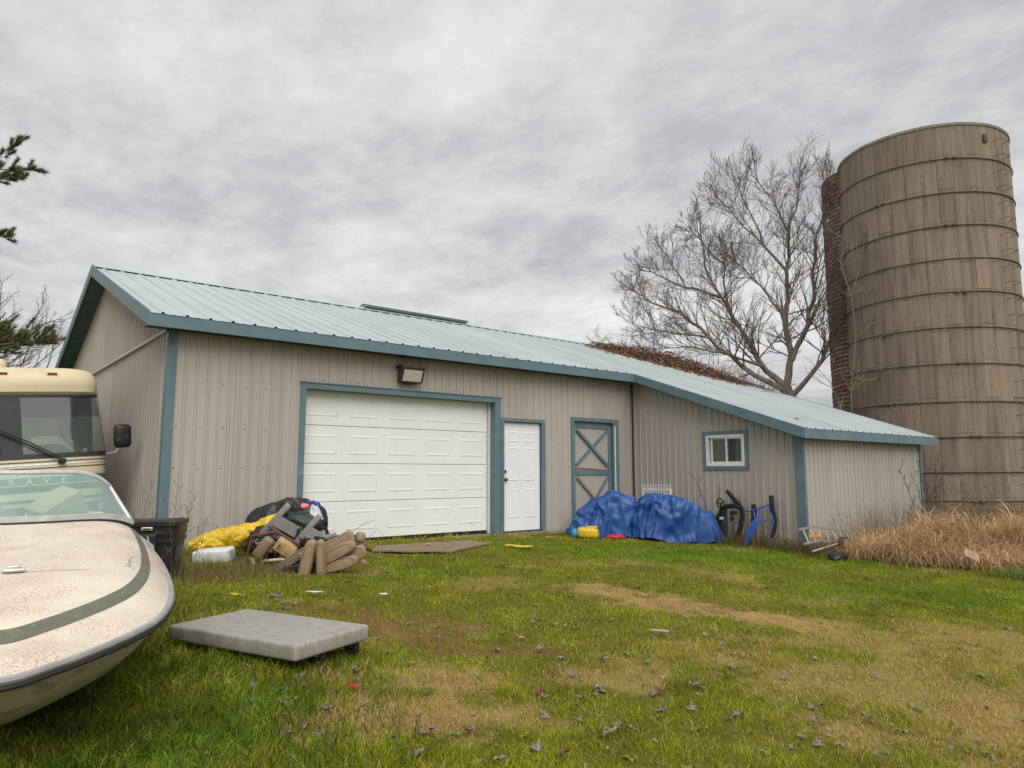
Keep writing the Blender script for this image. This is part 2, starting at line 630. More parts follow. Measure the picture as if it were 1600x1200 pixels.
m_blade = attr_mat('grass_blade', 'col', 0.85, 0.06, 0.3)
NB = 560000
d = 2.3 * (15.5 / 2.3) ** (rng.uniform(0, 1, NB) ** 0.95)
l = rng.uniform(-1, 1, NB) * (0.86 * d + 0.7)
gx = FW[0] * d + RT[0] * l
gy = FW[1] * d + RT[1] * l
keep = np.ones(NB, bool)
for (x0, x1, y0, y1) in NOGRASS:
    keep &= ~((gx > x0) & (gx < x1) & (gy > y0) & (gy < y1))
dry, soil, lush, mott = lawn(gx, gy)
keep &= rng.uniform(0, 1, NB) > soil * 0.92
keep &= rng.uniform(0, 1, NB) > dry * 0.35
tuft = nfbm(gx * 5, gy * 5, 71, 3)
keep &= rng.uniform(0, 1, NB) < 0.35 + 1.1 * tuft
gx, gy, d, dry, soil, lush, mott, tuft = [a[keep] for a in (gx, gy, d, dry, soil, lush, mott, tuft)]
n = len(gx)
wallnear = np.clip(1 - np.abs(gy - 10.3) / 0.35, 0, 1) * (gx < 12) + np.clip(1 - np.abs(gx - 11.8) / 0.4, 0, 1) * (gy > 6) + np.clip(1 - np.abs(gy - 6.3) / 0.5, 0, 1) * (gx > 12)
longg = np.clip(1.35 - np.hypot((gx - 0.95) / 1.5, (gy - 4.9) / 2.1), 0, 1)
H = (0.018 + 0.036 * rng.uniform(0, 1, n) ** 1.5) * (0.55 + 1.1 * tuft) * (1 + 0.5 * lush - 0.3 * dry)
H *= 1 + 1.5 * np.clip(wallnear, 0, 1) + 0.9 * longg * rng.uniform(0.3, 1.3, n)
Wd = rng.uniform(0.0024, 0.0042, n) * (0.75 + d / 8.0) * (1 + 0.3 * longg)
isdry = rng.uniform(0, 1, n) < np.clip(0.07 + 0.85 * dry - 0.07 * lush, 0, 1)
cg = np.array([0.262, 0.292, 0.022])[None] * (1 - lush[:, None]) + np.array([0.145, 0.275, 0.020])[None] * lush[:, None]
cdry = np.array([0.55, 0.385, 0.165])[None] * rng.uniform(0.65, 1.2, n)[:, None]
yel = np.clip((mott - 0.4) * 2.0, 0, 1)[:, None]
cg = cg * (1 - 0.45 * yel) + np.array([0.44, 0.35, 0.040])[None] * 0.45 * yel
clump = 0.35 + 1.3 * nfbm(gx * 3.3, gy * 3.3, 81, 4)
Cc = np.where(isdry[:, None], cdry, cg * (rng.uniform(0.65, 1.3, n) * clump)[:, None])
P = np.stack([gx, gy, gz(gx, gy) - 0.004], 1)
def arcs(name, P, H, Wd, C, reach, m, nseg=4, droop=1.0, parent=None, **kw):
    """long arching blades: nseg+1 cross sections each"""
    n = len(P)
    la = rng.uniform(0, 2 * math.pi, n)
    ld = np.stack([np.cos(la), np.sin(la), np.zeros(n)], 1)
    side = np.stack([-np.sin(la), np.cos(la), np.zeros(n)], 1)
    rc = H * reach * rng.uniform(0.3, 1.2, n)
    dr = droop * rng.uniform(0.5, 1.3, n)
    V = []
    for i in range(nseg + 1):
        t = i / nseg
        zz = H * (1.5 * t - dr * t * t)
        c = P + ld * (rc * t ** 1.3)[:, None] + np.array([0, 0, 1.0])[None] * zz[:, None]
        w = (Wd * 0.5 * (1 - t ** 2 * 0.9))[:, None]
        V += [c - side * w, c + side * w]
    V = np.stack(V, 1).reshape(-1, 3)
    k = 2 * (nseg + 1)
    b = np.arange(n) * k
    L = []
    for i in range(nseg):
        L += [b + 2 * i, b + 2 * i + 1, b + 2 * i + 3, b + 2 * i + 2]
    loops = np.stack(L, 1).ravel()
    me = bpy.data.meshes.new(name)
    me.vertices.add(len(V))
    me.vertices.foreach_set('co', V.astype(np.float32).ravel())
    me.loops.add(len(loops))
    me.loops.foreach_set('vertex_index', loops.astype(np.int32))
    me.polygons.add(nseg * n)
    me.polygons.foreach_set('loop_start', np.arange(0, len(loops), 4, dtype=np.int32))
    me.update(calc_edges=True)
    cc = np.concatenate([np.repeat(C, k, axis=0), np.ones((n * k, 1))], 1)
    at = me.color_attributes.new('col', 'FLOAT_COLOR', 'POINT')
    at.data.foreach_set('color', cc.astype(np.float32).ravel())
    return link(name, me, m, parent, **kw)


blades('lawn_grass', P, H, Wd, Cc, 1.25, m_blade, label='patchy short green and straw coloured grass covering the yard', cat='grass', kind='stuff')

# ------------------------------------------------------------------ the barn
XL, XC, XR = 2.44, 11.94, 16.92          # left wall, wing wall, right wall
Y0, YW, YB = 10.44, 6.52, 19.80          # main front, wing front, back
RID, ZR, SL = 15.12, 4.95, 0.3515        # ridge line
RX0, RX1, RXW = 2.11, 17.36, 11.68       # roof edges
RY0, RYW, RYB = 10.14, 6.33, 20.10


def roofz(y):
    return ZR - SL * abs(RID - y)


barn = thing('barn', (XL, Y0, 0), label='long beige metal barn with blue trim and pale blue metal roof', cat='barn')


def rib_profile(s0, s1, period, w0, w1, h, phase=0.0, minor=0.0):
    pts = [(s0, 0.0)]
    k = math.floor((s0 - phase) / period)
    while True:
        c = phase + k * period
        if c - w0 > s1:
            break
        hh = h
        for ds, dd in ((-w0, 0), (-w1, hh), (w1, hh), (w0, 0)):
            if s0 + 1e-4 < c + ds < s1 - 1e-4:
                pts.append((c + ds, dd))
        if minor:
            for ds, dd in ((-w1 * 1.6, 0), (0, minor), (w1 * 1.6, 0)):
                q = c + period / 2 + ds
                if s0 + 1e-4 < q < s1 - 1e-4:
                    pts.append((q, dd))
        k += 1
    pts.append((s1, 0.0))
    return pts


def wall_panels(parent, org, sdir_, ndir, length, zb, ztop, openings, name='wall_panel', width=0.915, material='steel', start=0.0):
    """separate ribbed steel sheets along a wall; s runs along sdir_, n outward"""
    org, sd, nd = Vector(org), Vector(sdir_), Vector(ndir)
    k = 0
    s = start
    while s < length - 0.02:
        e = min(s + width, length)
        mb = MB()
        prof = rib_profile(s + 0.0015, e - 0.0015, 0.1525, 0.021, 0.011, 0.019, phase=0.07)
        brk = sorted(set([p[0] for p in prof] + [q for (a, b, c, d_) in openings for q in (a, b) if s < q < e]))

        def dep(x):
            for (a, da), (b, db) in zip(prof, prof[1:]):
                if a - 1e-9 <= x <= b + 1e-9:
                    return da + (db - da) * ((x - a) / (b - a) if b > a else 0)
            return 0.0
        lap = 0.0012 * (k % 2)
        for a, b in zip(brk, brk[1:]):
            ca = dep(a + 1e-7) + lap + .004 * mnoise.noise(Vector((a * 1.7 + org.x, org.y, 3.3)))
            cb = dep(b - 1e-7) + lap + .004 * mnoise.noise(Vector((b * 1.7 + org.x, org.y, 3.3)))
            mid = (a + b) / 2
            segs = [(zb(a), zb(b), None, None)]
            cuts = sorted([(o[2], o[3]) for o in openings if o[0] < mid < o[1]])
            lo_a, lo_b = zb(a), zb(b)
            out = []
            for (c0, c1) in cuts:
                if c0 > max(lo_a, lo_b) + 1e-4:
                    out.append((lo_a, lo_b, c0, c0))
                lo_a = lo_b = c1
            out.append((lo_a, lo_b, ztop(a), ztop(b)))
            for (z0a, z0b, z1a, z1b) in out:
                if z1a - z0a < 1e-3 and z1b - z0b < 1e-3:
                    continue
                pa = org + sd * a + nd * ca
                pb = org + sd * b + nd * cb
                mb.poly([pa + Vector((0, 0, z0a)), pb + Vector((0, 0, z0b)), pb + Vector((0, 0, z1b)), pa + Vector((0, 0, z1a))])
        mb.build(name, M[material], parent, world=True)
        s = e
        k += 1


def screws(parent, pts, nd, r=0.010):
    """small round heads, one mesh"""
    nd = Vector(nd)
    u = nd.orthogonal().normalized()
    v = nd.cross(u)
    mb = MB()
    for p in pts:
        p = Vector(p)
        b = len(mb.v)
        for k in range(6):
            a = k * math.pi / 3
            mb.v.append(tuple(p + (u * math.cos(a) + v * math.sin(a)) * r))
        for k in range(6):
            a = k * math.pi / 3
            mb.v.append(tuple(p + nd * 0.006 + (u * math.cos(a) + v * math.sin(a)) * r * 0.6))
        mb.f.append([b + 6 + k for k in range(6)])
        for k in range(6):
            mb.f.append([b + k, b + (k + 1) % 6, b + 6 + (k + 1) % 6, b + 6 + k])
    mb.build('screw_heads', M['screw'], parent, world=True, kind='stuff')


# --- main front wall, openings in s (= x - XL) and z
GD = (4.40, 8.10, -0.26, 2.40)            # garage opening
ED = (8.31, 9.25, -0.26, 2.04)            # entry door
XD = (10.14, 11.28, -0.3, 2.13)          # braced door
ops = [(GD[0] - XL, GD[1] - XL, GD[2], GD[3]), (ED[0] - XL, ED[1] - XL, ED[2], ED[3]), (XD[0] - XL, XD[1] - XL, XD[2], XD[3])]
wallA = MB()
for (a, b, z0, z1) in ((XL + .05, GD[0], -0.4, 3.1), (GD[1], ED[0], -0.4, 3.1), (ED[1], XD[0], -0.4, 3.1), (XD[1], XC, -0.4, 3.1), (GD[0], GD[1], GD[3], 3.1), (ED[0], ED[1], ED[3], 3.1), (XD[0], XD[1], XD[3], 3.1)):
    wallA.box((a + .001, Y0 + 0.02, z0), (b - .001, Y0 + 0.14, z1 - .001))
front = wallA.build('front_wall', M['bare_wood'], barn, world=True)
wall_panels(front, (XL, Y0, 0), (1, 0, 0), (0, -1, 0), XC - XL, lambda s: -0.25, lambda s: 3.10, ops)
pts = []
for zrow in (0.35, 1.15, 1.72, 2.33, 2.95):
    x = XL + 0.145
    while x < XC - 0.05:
        xx = x + random.uniform(-.01, .01)
        if not any(o[0] - 0.12 < xx - XL < o[1] + 0.12 and o[2] < zrow < o[3] + 0.12 for o in ops) and random.random() < 0.85:
            pts.append((xx, Y0 - 0.001, zrow + random.uniform(-.01, .01)))
        x += 0.305
x = GD[0]
while x < GD[1] + .1:
    pts.append((x, Y0 - 0.001, GD[3] + 0.125))
    x += 0.1525
screws(front, pts, (0, -1, 0))

# --- wing wall (faces -X), s = Y0 - y
WIN = (Y0 - 8.53, Y0 - 7.66, 1.21, 1.82)
wallB = MB()
for (a, b, z0, z1) in ((YW + .02, 7.66, -0.4, 0), (8.53, Y0 - .01, -0.4, 0)):
    wallB.poly([(XC + .02, a, z0), (XC + .02, b, z0), (XC + .02, b, roofz(b) - .2), (XC + .02, a, roofz(a) - .2)])
wallB.box((XC + .02, 7.66, -0.4), (XC + .12, 8.53, 1.21))
wallB.poly([(XC + .02, 7.66, 1.82), (XC + .02, 8.53, 1.82), (XC + .02, 8.53, roofz(8.53) - .2), (XC + .02, 7.66, roofz(7.66) - .2)])
wing = wallB.build('wing_wall', M['bare_wood'], barn, world=True)
wall_panels(wing, (XC, Y0, 0), (0, -1, 0), (-1, 0, 0), Y0 - YW, lambda s: -0.35, lambda s: roofz(Y0 - s) - 0.12, [WIN])
pts = []
for zrow in (-.02, 0.55, 1.15, 1.78, 2.4):
    s = 0.12
    while s < Y0 - YW - .2:
        if zrow < roofz(Y0 - s) - .3 and not (WIN[0] - .12 < s < WIN[1] + .12 and 1.1 < zrow < 1.95) and random.random() < 0.9:
            pts.append((XC - 0.001, Y0 - s + random.uniform(-.01, .01), zrow + random.uniform(-.012, .012)))
        s += 0.305
s = WIN[0] - .02
while s < WIN[1] + .05:
    pts += [(XC - .001, Y0 - s, 1.82 + .10), (XC - .001, Y0 - s, 1.21 - .10)]
    s += 0.15
screws(wing, pts, (-1, 0, 0))

# --- wing front wall (faces -Y)
wallC = MB()
wallC.box((XC + .03, YW + .02, -.5), (XR - .02, YW + .12, roofz(YW) - .14))
endw = wallC.build('wing_front_wall', M['bare_wood'], barn, world=True)
wall_panels(endw, (XC, YW, 0), (1, 0, 0), (0, -1, 0), XR - XC, lambda s: -0.45, lambda s: roofz(YW) - 0.13, [])
pts = []
for zrow in (0.0, 0.55, 1.15, 1.66):
    x = XC + 0.3
    while x < XR - .1:
        if random.random() < 0.85:
            pts.append((x + random.uniform(-.01, .01), YW - .001, zrow + random.uniform(-.012, .012)))
        x += 0.305
screws(endw, pts, (0, -1, 0))

# --- left gable wall (faces -X): lower and upper sheets, a drip strip between
ZS = 3.03
wallD = MB()
wallD.poly([(XL + .03, Y0 + .02, -.3), (XL + .03, YB - .02, -.3), (XL + .03, YB - .02, roofz(YB) - .2), (XL + .03, RID, ZR - .2), (XL + .03, Y0 + .02, roofz(Y0) - .2)])
gable = wallD.build('gable_wall', M['bare_wood'], barn, world=True)
wall_panels(gable, (XL, YB, 0), (0, -1, 0), (-1, 0, 0), YB - Y0, lambda s: -0.2, lambda s: ZS, [])
wall_panels(gable, (XL - .012, YB, 0), (0, -1, 0), (-1, 0, 0), YB - Y0, lambda s: ZS + .02, lambda s: max(ZS + .021, roofz(YB - s) - 0.09), [])
MB().poly([(XL - .03, Y0 - .0, ZS + .055), (XL - .055, Y0, ZS - .01), (XL - .055, YB, ZS - .01), (XL - .03, YB, ZS + .055)]).poly([(XL - .055, Y0, ZS - .01), (XL + .01, Y0, ZS - .012), (XL + .01, YB, ZS - .012), (XL - .055, YB, ZS - .01)]).build('drip_strip', M['steel'], gable, world=True)

# --- right gable wall and back wall (plain sheets, out of sight from the yard)
MB().poly([(XR, YW + .02, -.5), (XR, YW + .02, roofz(YW) - .1), (XR, RID, ZR - .1), (XR, YB, roofz(YB) - .1), (XR, YB, -.5)]).build('side_wall', M['steel'], barn, world=True)
MB().poly([(XL + .03, YB, -.5), (XR, YB, -.5), (XR, YB, roofz(YB) - .1), (XL + .03, YB, roofz(YB) - .1)]).build('back_wall', M['steel'], barn, world=True)

# --- roof sheets
roof = MB()
roof.poly([(RX0 + .02, RY0 + .03, roofz(RY0) - .05), (RX1 - .02, RY0 + .03, roofz(RY0) - .05), (RX1 - .02, RID, ZR - .06), (RX0 + .02, RID, ZR - .06)])
roof.poly([(RXW + .02, RYW + .03, roofz(RYW) - .05), (RX1 - .02, RYW + .03, roofz(RYW) - .05), (RX1 - .02, RY0 + .028, roofz(RY0) - .05), (RXW + .02, RY0 + .028, roofz(RY0) - .05)])
roof.poly([(RX0 + .02, RID, ZR - .06), (RX1 - .02, RID, ZR - .06), (RX1 - .02, RYB - .03, roofz(RYB) - .05), (RX0 + .02, RYB - .03, roofz(RYB) - .05)])
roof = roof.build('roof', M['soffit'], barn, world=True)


def roof_sheets(x0, x1, ya, yb):
    s = x0
    k = 0
    while s < x1 - 0.02:
        e = min(s + 0.915, x1)
        prof = rib_profile(s + .001, e - .001, 0.305, 0.026, 0.012, 0.024, phase=RX0 + 0.15, minor=0.006)
        mb = MB()
        lap = 0.0015 * (k % 2)
        ylist = [ya, (2 * ya + yb) / 3 + .01, (ya + 2 * yb) / 3, yb]
        b = len(mb.v)
        for (x, h) in prof:
            for y in ylist:
                mb.v.append((x, y, roofz(y) + h + lap + random.uniform(-.0012, .0012)))
        for i in range(len(prof) - 1):
            for j in range(3):
                q = [b + i * 4 + j, b + (i + 1) * 4 + j, b + (i + 1) * 4 + j + 1, b + i * 4 + j + 1]
                mb.f.append(q if yb > ya else q)
        mb.build('roof_panel', M['roof'], roof, world=True)
        s = e
        k += 1


roof_sheets(RX0 + .005, RXW, RY0 - .03, RID)
roof_sheets(RXW, RX1 - .005, RYW - .03, RID)
roof_sheets(RX0 + .005, RX1 - .005, RYB + .03, RID)
# ridge cap and vents
cap = MB()
cap.poly([(RX0, RID - .22, roofz(RID - .22) + .03), (RX1, RID - .22, roofz(RID - .22) + .03), (RX1, RID, ZR + .05), (RX0, RID, ZR + .05)])
cap.poly([(RX0, RID, ZR + .05), (RX1, RID, ZR + .05), (RX1, RID + .22, roofz(RID - .22) + .03), (RX0, RID + .22, roofz(RID - .22) + .03)])
cap.build('ridge_cap', M['roof'], roof, world=True)
for (a, b) in ((7.75, 10.75), (15.6, RX1 - .2)):
    vb = MB()
    vb.box((a, RID - .11, ZR + .055), (b, RID + .11, ZR + .10))
    vb.poly([(a - .02, RID - .17, ZR + .085), (b + .02, RID - .17, ZR + .085), (b + .02, RID, ZR + .135), (a - .02, RID, ZR + .135)])
    vb.poly([(a - .02, RID, ZR + .135), (b + .02, RID, ZR + .135), (b + .02, RID + .17, ZR + .085), (a - .02, RID + .17, ZR + .085)])
    vb.build('ridge_vent', M['roof'], roof, world=True)
# roof screws in rows
pts = []
for y in np.arange(RY0 + .25, RID - .2, 0.62):
    x = RX0 + .15 + 0.045
    while x < RX1 - .1:
        if random.random() < 0.8:
            pts.append((x, y + random.uniform(-.02, .02), roofz(y) + .003))
        x += 0.305
for y in np.arange(RYW + .2, RY0, 0.62):
    x = RX0 + .15 + .045 + .305 * 32
    while x < RX1 - .1:
        if random.random() < 0.8:
            pts.append((x, y + random.uniform(-.02, .02), roofz(y) + .003))
        x += 0.305
screws(roof, pts, Vector((0, -SL, 1)).normalized(), 0.012)
# closure strip: dark foam under the sheets at the eave
FH = 0.17
tf = M['trim']


def fascia(p, q, nrm, name='fascia', h=FH, t=0.022, top=-0.012):
    p, q, nrm = Vector(p), Vector(q), Vector(nrm)
    mb = MB()
    up = Vector((0, 0, 1))
    a0, a1 = p + up * top, q + up * top
    b0, b1 = p + up * (top - h), q + up * (top - h)
    o = nrm * t
    V = [a0, a1, b1, b0, a0 + o, a1 + o, b1 + o, b0 + o]
    F = [[4, 5, 6, 7], [0, 3, 2, 1], [0, 1, 5, 4], [3, 7, 6, 2], [0, 4, 7, 3], [1, 2, 6, 5]]
    mb.raw(V, F)
    return mb.build(name, tf, roof, world=True)


fascia((RX0 - .022, RY0, roofz(RY0)), (RXW, RY0, roofz(RY0)), (0, -1, 0))
fascia((RXW, RY0 - .024, roofz(RY0)), (RXW, RYW, roofz(RYW)), (-1, 0, 0))
fascia((RXW - .022, RYW, roofz(RYW)), (RX1 + .02, RYW, roofz(RYW)), (0, -1, 0))
fascia((RX0, RID, ZR + .035), (RX0, RY0, roofz(RY0) + .035), (-1, 0, 0), 'rake_fascia', h=FH + .035)
fascia((RX0, RYB, roofz(RYB) + .035), (RX0, RID, ZR + .035), (-1, 0, 0), 'rake_fascia', h=FH + .035)
fascia((RX1, RYW, roofz(RYW) + .03), (RX1, RID, ZR + .03), (1, 0, 0), 'rake_fascia', h=FH)
fascia((RX1, RID, ZR + .03), (RX1, RYB, roofz(RYB) + .03), (1, 0, 0), 'rake_fascia', h=FH)
# soffits: ribbed dark underside
sf = MB()
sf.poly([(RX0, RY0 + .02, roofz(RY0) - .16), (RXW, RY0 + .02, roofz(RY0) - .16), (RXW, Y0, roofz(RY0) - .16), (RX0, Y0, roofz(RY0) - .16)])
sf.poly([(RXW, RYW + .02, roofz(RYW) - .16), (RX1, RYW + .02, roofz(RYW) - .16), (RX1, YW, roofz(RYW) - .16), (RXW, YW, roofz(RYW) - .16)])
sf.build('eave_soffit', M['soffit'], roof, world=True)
y = RID
sf = MB()
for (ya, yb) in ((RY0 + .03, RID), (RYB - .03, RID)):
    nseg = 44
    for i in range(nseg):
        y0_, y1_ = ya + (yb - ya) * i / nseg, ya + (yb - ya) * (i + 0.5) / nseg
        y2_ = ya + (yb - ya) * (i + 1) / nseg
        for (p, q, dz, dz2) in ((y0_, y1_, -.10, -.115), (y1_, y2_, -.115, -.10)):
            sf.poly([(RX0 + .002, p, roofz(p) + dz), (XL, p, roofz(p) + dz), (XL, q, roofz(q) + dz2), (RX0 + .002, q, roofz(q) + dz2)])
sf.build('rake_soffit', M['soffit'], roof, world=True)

# --- corner trims and the inside corner strip
MB().box((XL - .030, Y0 - .030, -.25), (XL + .095, Y0 - .0225, 3.06)).box((XL - .030, Y0 - .0220, -.25), (XL - .0225, Y0 + .06, 3.02)).build('corner_trim', tf, barn, world=True)
MB().box((XC - .030, YW - .030, -.4), (XC - .0225, YW + .135, roofz(YW + .0) - .13)).box((XC - .0220, YW - .030, -.4), (XC + .035, YW - .0225, roofz(YW) - .13)).build('corner_trim', tf, barn, world=True)
MB().box((XR - .07, YW - .030, -.4), (XR + .02, YW - .0225, roofz(YW) - .13)).build('corner_trim', tf, barn, world=True)
MB().box((XC - .050, Y0 - .040, -.3), (XC - .024, Y0 - .024, 3.0)).build('inside_corner_strip', M['bronze'], barn, world=True)  # thin dark strip down the inside corner


# --- garage door
def raised(mb, x0, x1, z0, z1, y, proud=0.006, inset=0.022):
    V = [(x0, y, z0), (x1, y, z0), (x1, y, z1), (x0, y, z1)]
    I = [(x0 + inset, y - proud, z0 + inset), (x1 - inset, y - proud, z0 + inset), (x1 - inset, y - proud, z1 - inset), (x0 + inset, y - proud, z1 - inset)]
    J = [(x0 + inset * 2, y - proud * .25, z0 + inset * 2), (x1 - inset * 2, y - proud * .25, z0 + inset * 2), (x1 - inset * 2, y - proud * .25, z1 - inset * 2), (x0 + inset * 2, y - proud * .25, z1 - inset * 2)]
    b = len(mb.v)
    mb.v += V + I + J
    for k in range(4):
        k2 = (k + 1) % 4
        mb.f.append([b + k, b + k2, b + 4 + k2, b + 4 + k])
        mb.f.append([b + 4 + k, b + 4 + k2, b + 8 + k2, b + 8 + k])
    mb.f.append([b + 8, b + 9, b + 10, b + 11])


gdo = MB()
gdo.box((GD[0] + .005, Y0 + .21, -.1), (GD[1] - .005, Y0 + .24, GD[3] + .05))
gdo = gdo.build('garage_door', M['gdoor'], barn, world=True)
zb0, zh = 0.035, 0.60
for k in range(4):
    z0, z1 = zb0 + k * zh, zb0 + (k + 1) * zh - .008
    mb = MB()
    mb.rbox(((GD[0] + GD[1] - .05) / 2, Y0 + .185, (z0 + z1) / 2), (GD[1] - GD[0] - .07, .04, z1 - z0), .006, 2)
    pw = (GD[1] - GD[0] - .05) / 5
    for j in range(5):
        cx = GD[0] + pw * (j + .5)
        raised(mb, cx - .265, cx + .265, z0 + .14, z1 - .14, Y0 + .1645)
    mb.build('section', M['gdoor'], gdo, world=True)
MB().box((GD[0] + .01, Y0 + .17, -.06), (GD[1] - .05, Y0 + .20, .033)).build('bottom_seal', M['dark'], gdo, world=True)
MB().box((GD[1] - .04, Y0 + .12, -.02), (GD[1] - .004, Y0 + .20, GD[3] - .0)).build('weather_strip', M['vinyl'], gdo, world=True)
gf = MB()
gf.box((GD[0] - .075, Y0 - .034, -.15), (GD[0] + .012, Y0 + .155, GD[3] + .065))
gf.box((GD[1] - .012, Y0 - .034, -.15), (GD[1] + .12, Y0 + .155, GD[3] + .065))
gf.box((GD[0] + .0125, Y0 - .0345, GD[3] - .02), (GD[1] - .0125, Y0 + .155, GD[3] + .064))
gf.build('door_frame', tf, gdo, world=True)
MB().box((GD[0] - .095, Y0 - .048, GD[3] + .0655), (GD[1] + .14, Y0 - .016, GD[3] + .085)).build('drip_cap', tf, gdo, world=True)

# --- white entry door
edr = MB()
edr.rbox(((ED[0] + ED[1]) / 2, Y0 + .06, 1.015), (ED[1] - ED[0] - .01, .044, 2.03), .003, 1)
ey = Y0 + .0375
wdt = ED[1] - ED[0]
for (za, zb) in ((1.66, 1.86), (0.93, 1.56), (0.24, 0.78)):
    for (xa, xb) in ((.15, .40), (.53, .79)):
        raised(edr, ED[0] + xa, ED[0] + xb, za, zb, ey, .007, .018)
edr = edr.build('entry_door', M['door'], barn, world=True)
ef = MB()
ef.box((ED[0] - .075, Y0 - .030, -.15), (ED[0] - .001, Y0 + .11, ED[3] + .07))
ef.box((ED[1] + .001, Y0 - .030, -.15), (ED[1] + .075, Y0 + .11, ED[3] + .07))
ef.box((ED[0] - .0005, Y0 - .0305, ED[3] + .005), (ED[1] + .0005, Y0 + .11, ED[3] + .069))
ef.build('door_frame', tf, edr, world=True)
MB().box((ED[0], Y0 - .02, -.06), (ED[1], Y0 + .1, -.004)).build('threshold', M['bronze'], edr, world=True)
for (zz, rr, nm) in ((0.955, .030, 'door_knob'), (1.105, .026, 'deadbolt')):
    k = MB()
    n_ = 14
    prof = [(0, .033), (.006, .033), (.010, .014), (.03, .013), (.038, rr * .8), (.05, rr), (.062, rr * .9), (.068, rr * .4), (.069, .001)] if nm == 'door_knob' else [(0, .03), (.012, .03), (.02, .024), (.021, .001)]
    k.grid(n_, len(prof), lambda u, v, prof=prof, zz=zz: (ED[0] + .07 + prof[round(v * (len(prof) - 1))][1] * math.cos(2 * math.pi * u), ey - prof[round(v * (len(prof) - 1))][0], zz + prof[round(v * (len(prof) - 1))][1] * math.sin(2 * math.pi * u)), close_u=True)
    k.build(nm, M['brass'], edr, smooth=True, world=True)

# --- braced (X) door
bdr = MB()
bdr.box((XD[0] + .004, Y0 + .05, -.18), (XD[1] - .004, Y0 + .09, XD[3] - .01))
bdr = bdr.build('braced_door', M['steel'], barn, world=True)
xa, xb, za, zm, zb = XD[0] + .03, XD[1] - .07, -.15, 1.08, XD[3] - .03


def brace(x0, z0, x1, z1, w, m, name, dy=0.0):
    dx, dz = x1 - x0, z1 - z0
    L = math.hypot(dx, dz)
    nx, nz = -dz / L * w / 2, dx / L * w / 2
    out = [(x0 + nx, z0 + nz), (x1 + nx, z1 + nz), (x1 - nx, z1 - nz), (x0 - nx, z0 - nz)]
    MB().prism(out, Y0 + .0495 - dy, Y0 + .028 - dy).build(name, m, bdr, world=True)


brace(XD[0] + .035, za, XD[0] + .035, zb, .055, tf, 'stile')
brace(XD[1] - .05, za, XD[1] - .05, zb, .085, tf, 'stile')
brace(XD[0] + .064, zb - .05, XD[1] - .094, zb - .05, .09, tf, 'rail')
brace(XD[0] + .064, zm, XD[1] - .094, zm, .09, tf, 'rail')
brace(XD[0] + .064, zm + .10, XD[1] - .12, zm + .06, .03, M['bare_wood'], 'peeled_strip', .001)
brace(XD[0] + .10, zm + .16, XD[1] - .12, zb - .14, .06, tf, 'brace', .002)
brace(XD[0] + .10, zb - .14, XD[1] - .12, zm + .14, .06, tf, 'brace', .024)
brace(XD[0] + .10, za + .05, XD[1] - .12, zm - .09, .06, tf, 'brace', .002)
brace(XD[0] + .10, zm - .09, XD[1] - .35, za + .55, .05, M['bare_wood'], 'brace', .024)
bf = MB()
bf.box((XD[0] - .085, Y0 - .032, -.25), (XD[0] - .001, Y0 + .12, XD[3] + .08))
bf.box((XD[1] + .001, Y0 - .032, -.25), (XD[1] + .17, Y0 + .12, XD[3] + .08))
bf.box((XD[0] - .0005, Y0 - .0325, XD[3] + .001), (XD[1] + .0005, Y0 + .12, XD[3] + .079))
bf.build('door_frame', tf, bdr, world=True)
MB().box((XD[1] + .035, Y0 - .040, .55), (XD[1] + .062, Y0 - .0325, 2.06)).build('weather_strip', M['vinyl'], bdr, world=True)
MB().box((XD[0] - .02, Y0 + .1, -.3), (XD[1] + .02, Y0 + .12, XD[3])).build('backing', M['dark'], bdr, world=True)

# --- window in the wing wall
wy0, wy1, wz0, wz1 = 7.66, 8.53, 1.21, 1.82
wnd = MB()
t = .07
wnd.box((XC - .036, wy0 - t, wz0 - t), (XC + .02, wy0 - .001, wz1 + t))
wnd.box((XC - .036, wy1 + .001, wz0 - t), (XC + .02, wy1 + t, wz1 + t))
wnd.box((XC - .0365, wy0 - .0005, wz1 + .001), (XC + .02, wy1 + .0005, wz1 + t - .001))
wnd.box((XC - .0365, wy0 - .0005, wz0 - t + .001), (XC + .02, wy1 + .0005, wz0 - .001))
wnd = wnd.build('window', tf, barn, world=True)
fr = MB()
for (a, b, c, d_) in ((wy0, wy0 + .05, wz0, wz1), (wy1 - .05, wy1, wz0, wz1), (wy0 + .0505, wy1 - .0505, wz0, wz0 + .055), (wy0 + .0505, wy1 - .0505, wz1 - .055, wz1)):
    fr.box((XC - .022, a, c), (XC + .07, b, d_))
fr.build('frame', M['vinyl'], wnd, world=True)
ym = (wy0 + wy1) / 2 - .02
for (a, b, dx) in ((ym - .02, wy1 - .09, .02), (wy0 + .052, ym + .012, -.008)):
    sh = MB()
    for (p, q, c, d_) in ((a, a + .03, wz0 + .056, wz1 - .056), (b - .03, b, wz0 + .056, wz1 - .056), (a + .0305, b - .0305, wz0 + .056, wz0 + .085), (a + .0305, b - .0305, wz1 - .085, wz1 - .056)):
        sh.box((XC + dx, p, c), (XC + dx + .025, q, d_))
    sh.build('sash', M['vinyl'], wnd, world=True)
    MB().poly([(XC + dx + .012, a + .03, wz0 + .085), (XC + dx + .012, b - .03, wz0 + .085), (XC + dx + .012, b - .03, wz1 - .085), (XC + dx + .012, a + .03, wz1 - .085)]).build('pane', M['glass'], wnd, world=True)
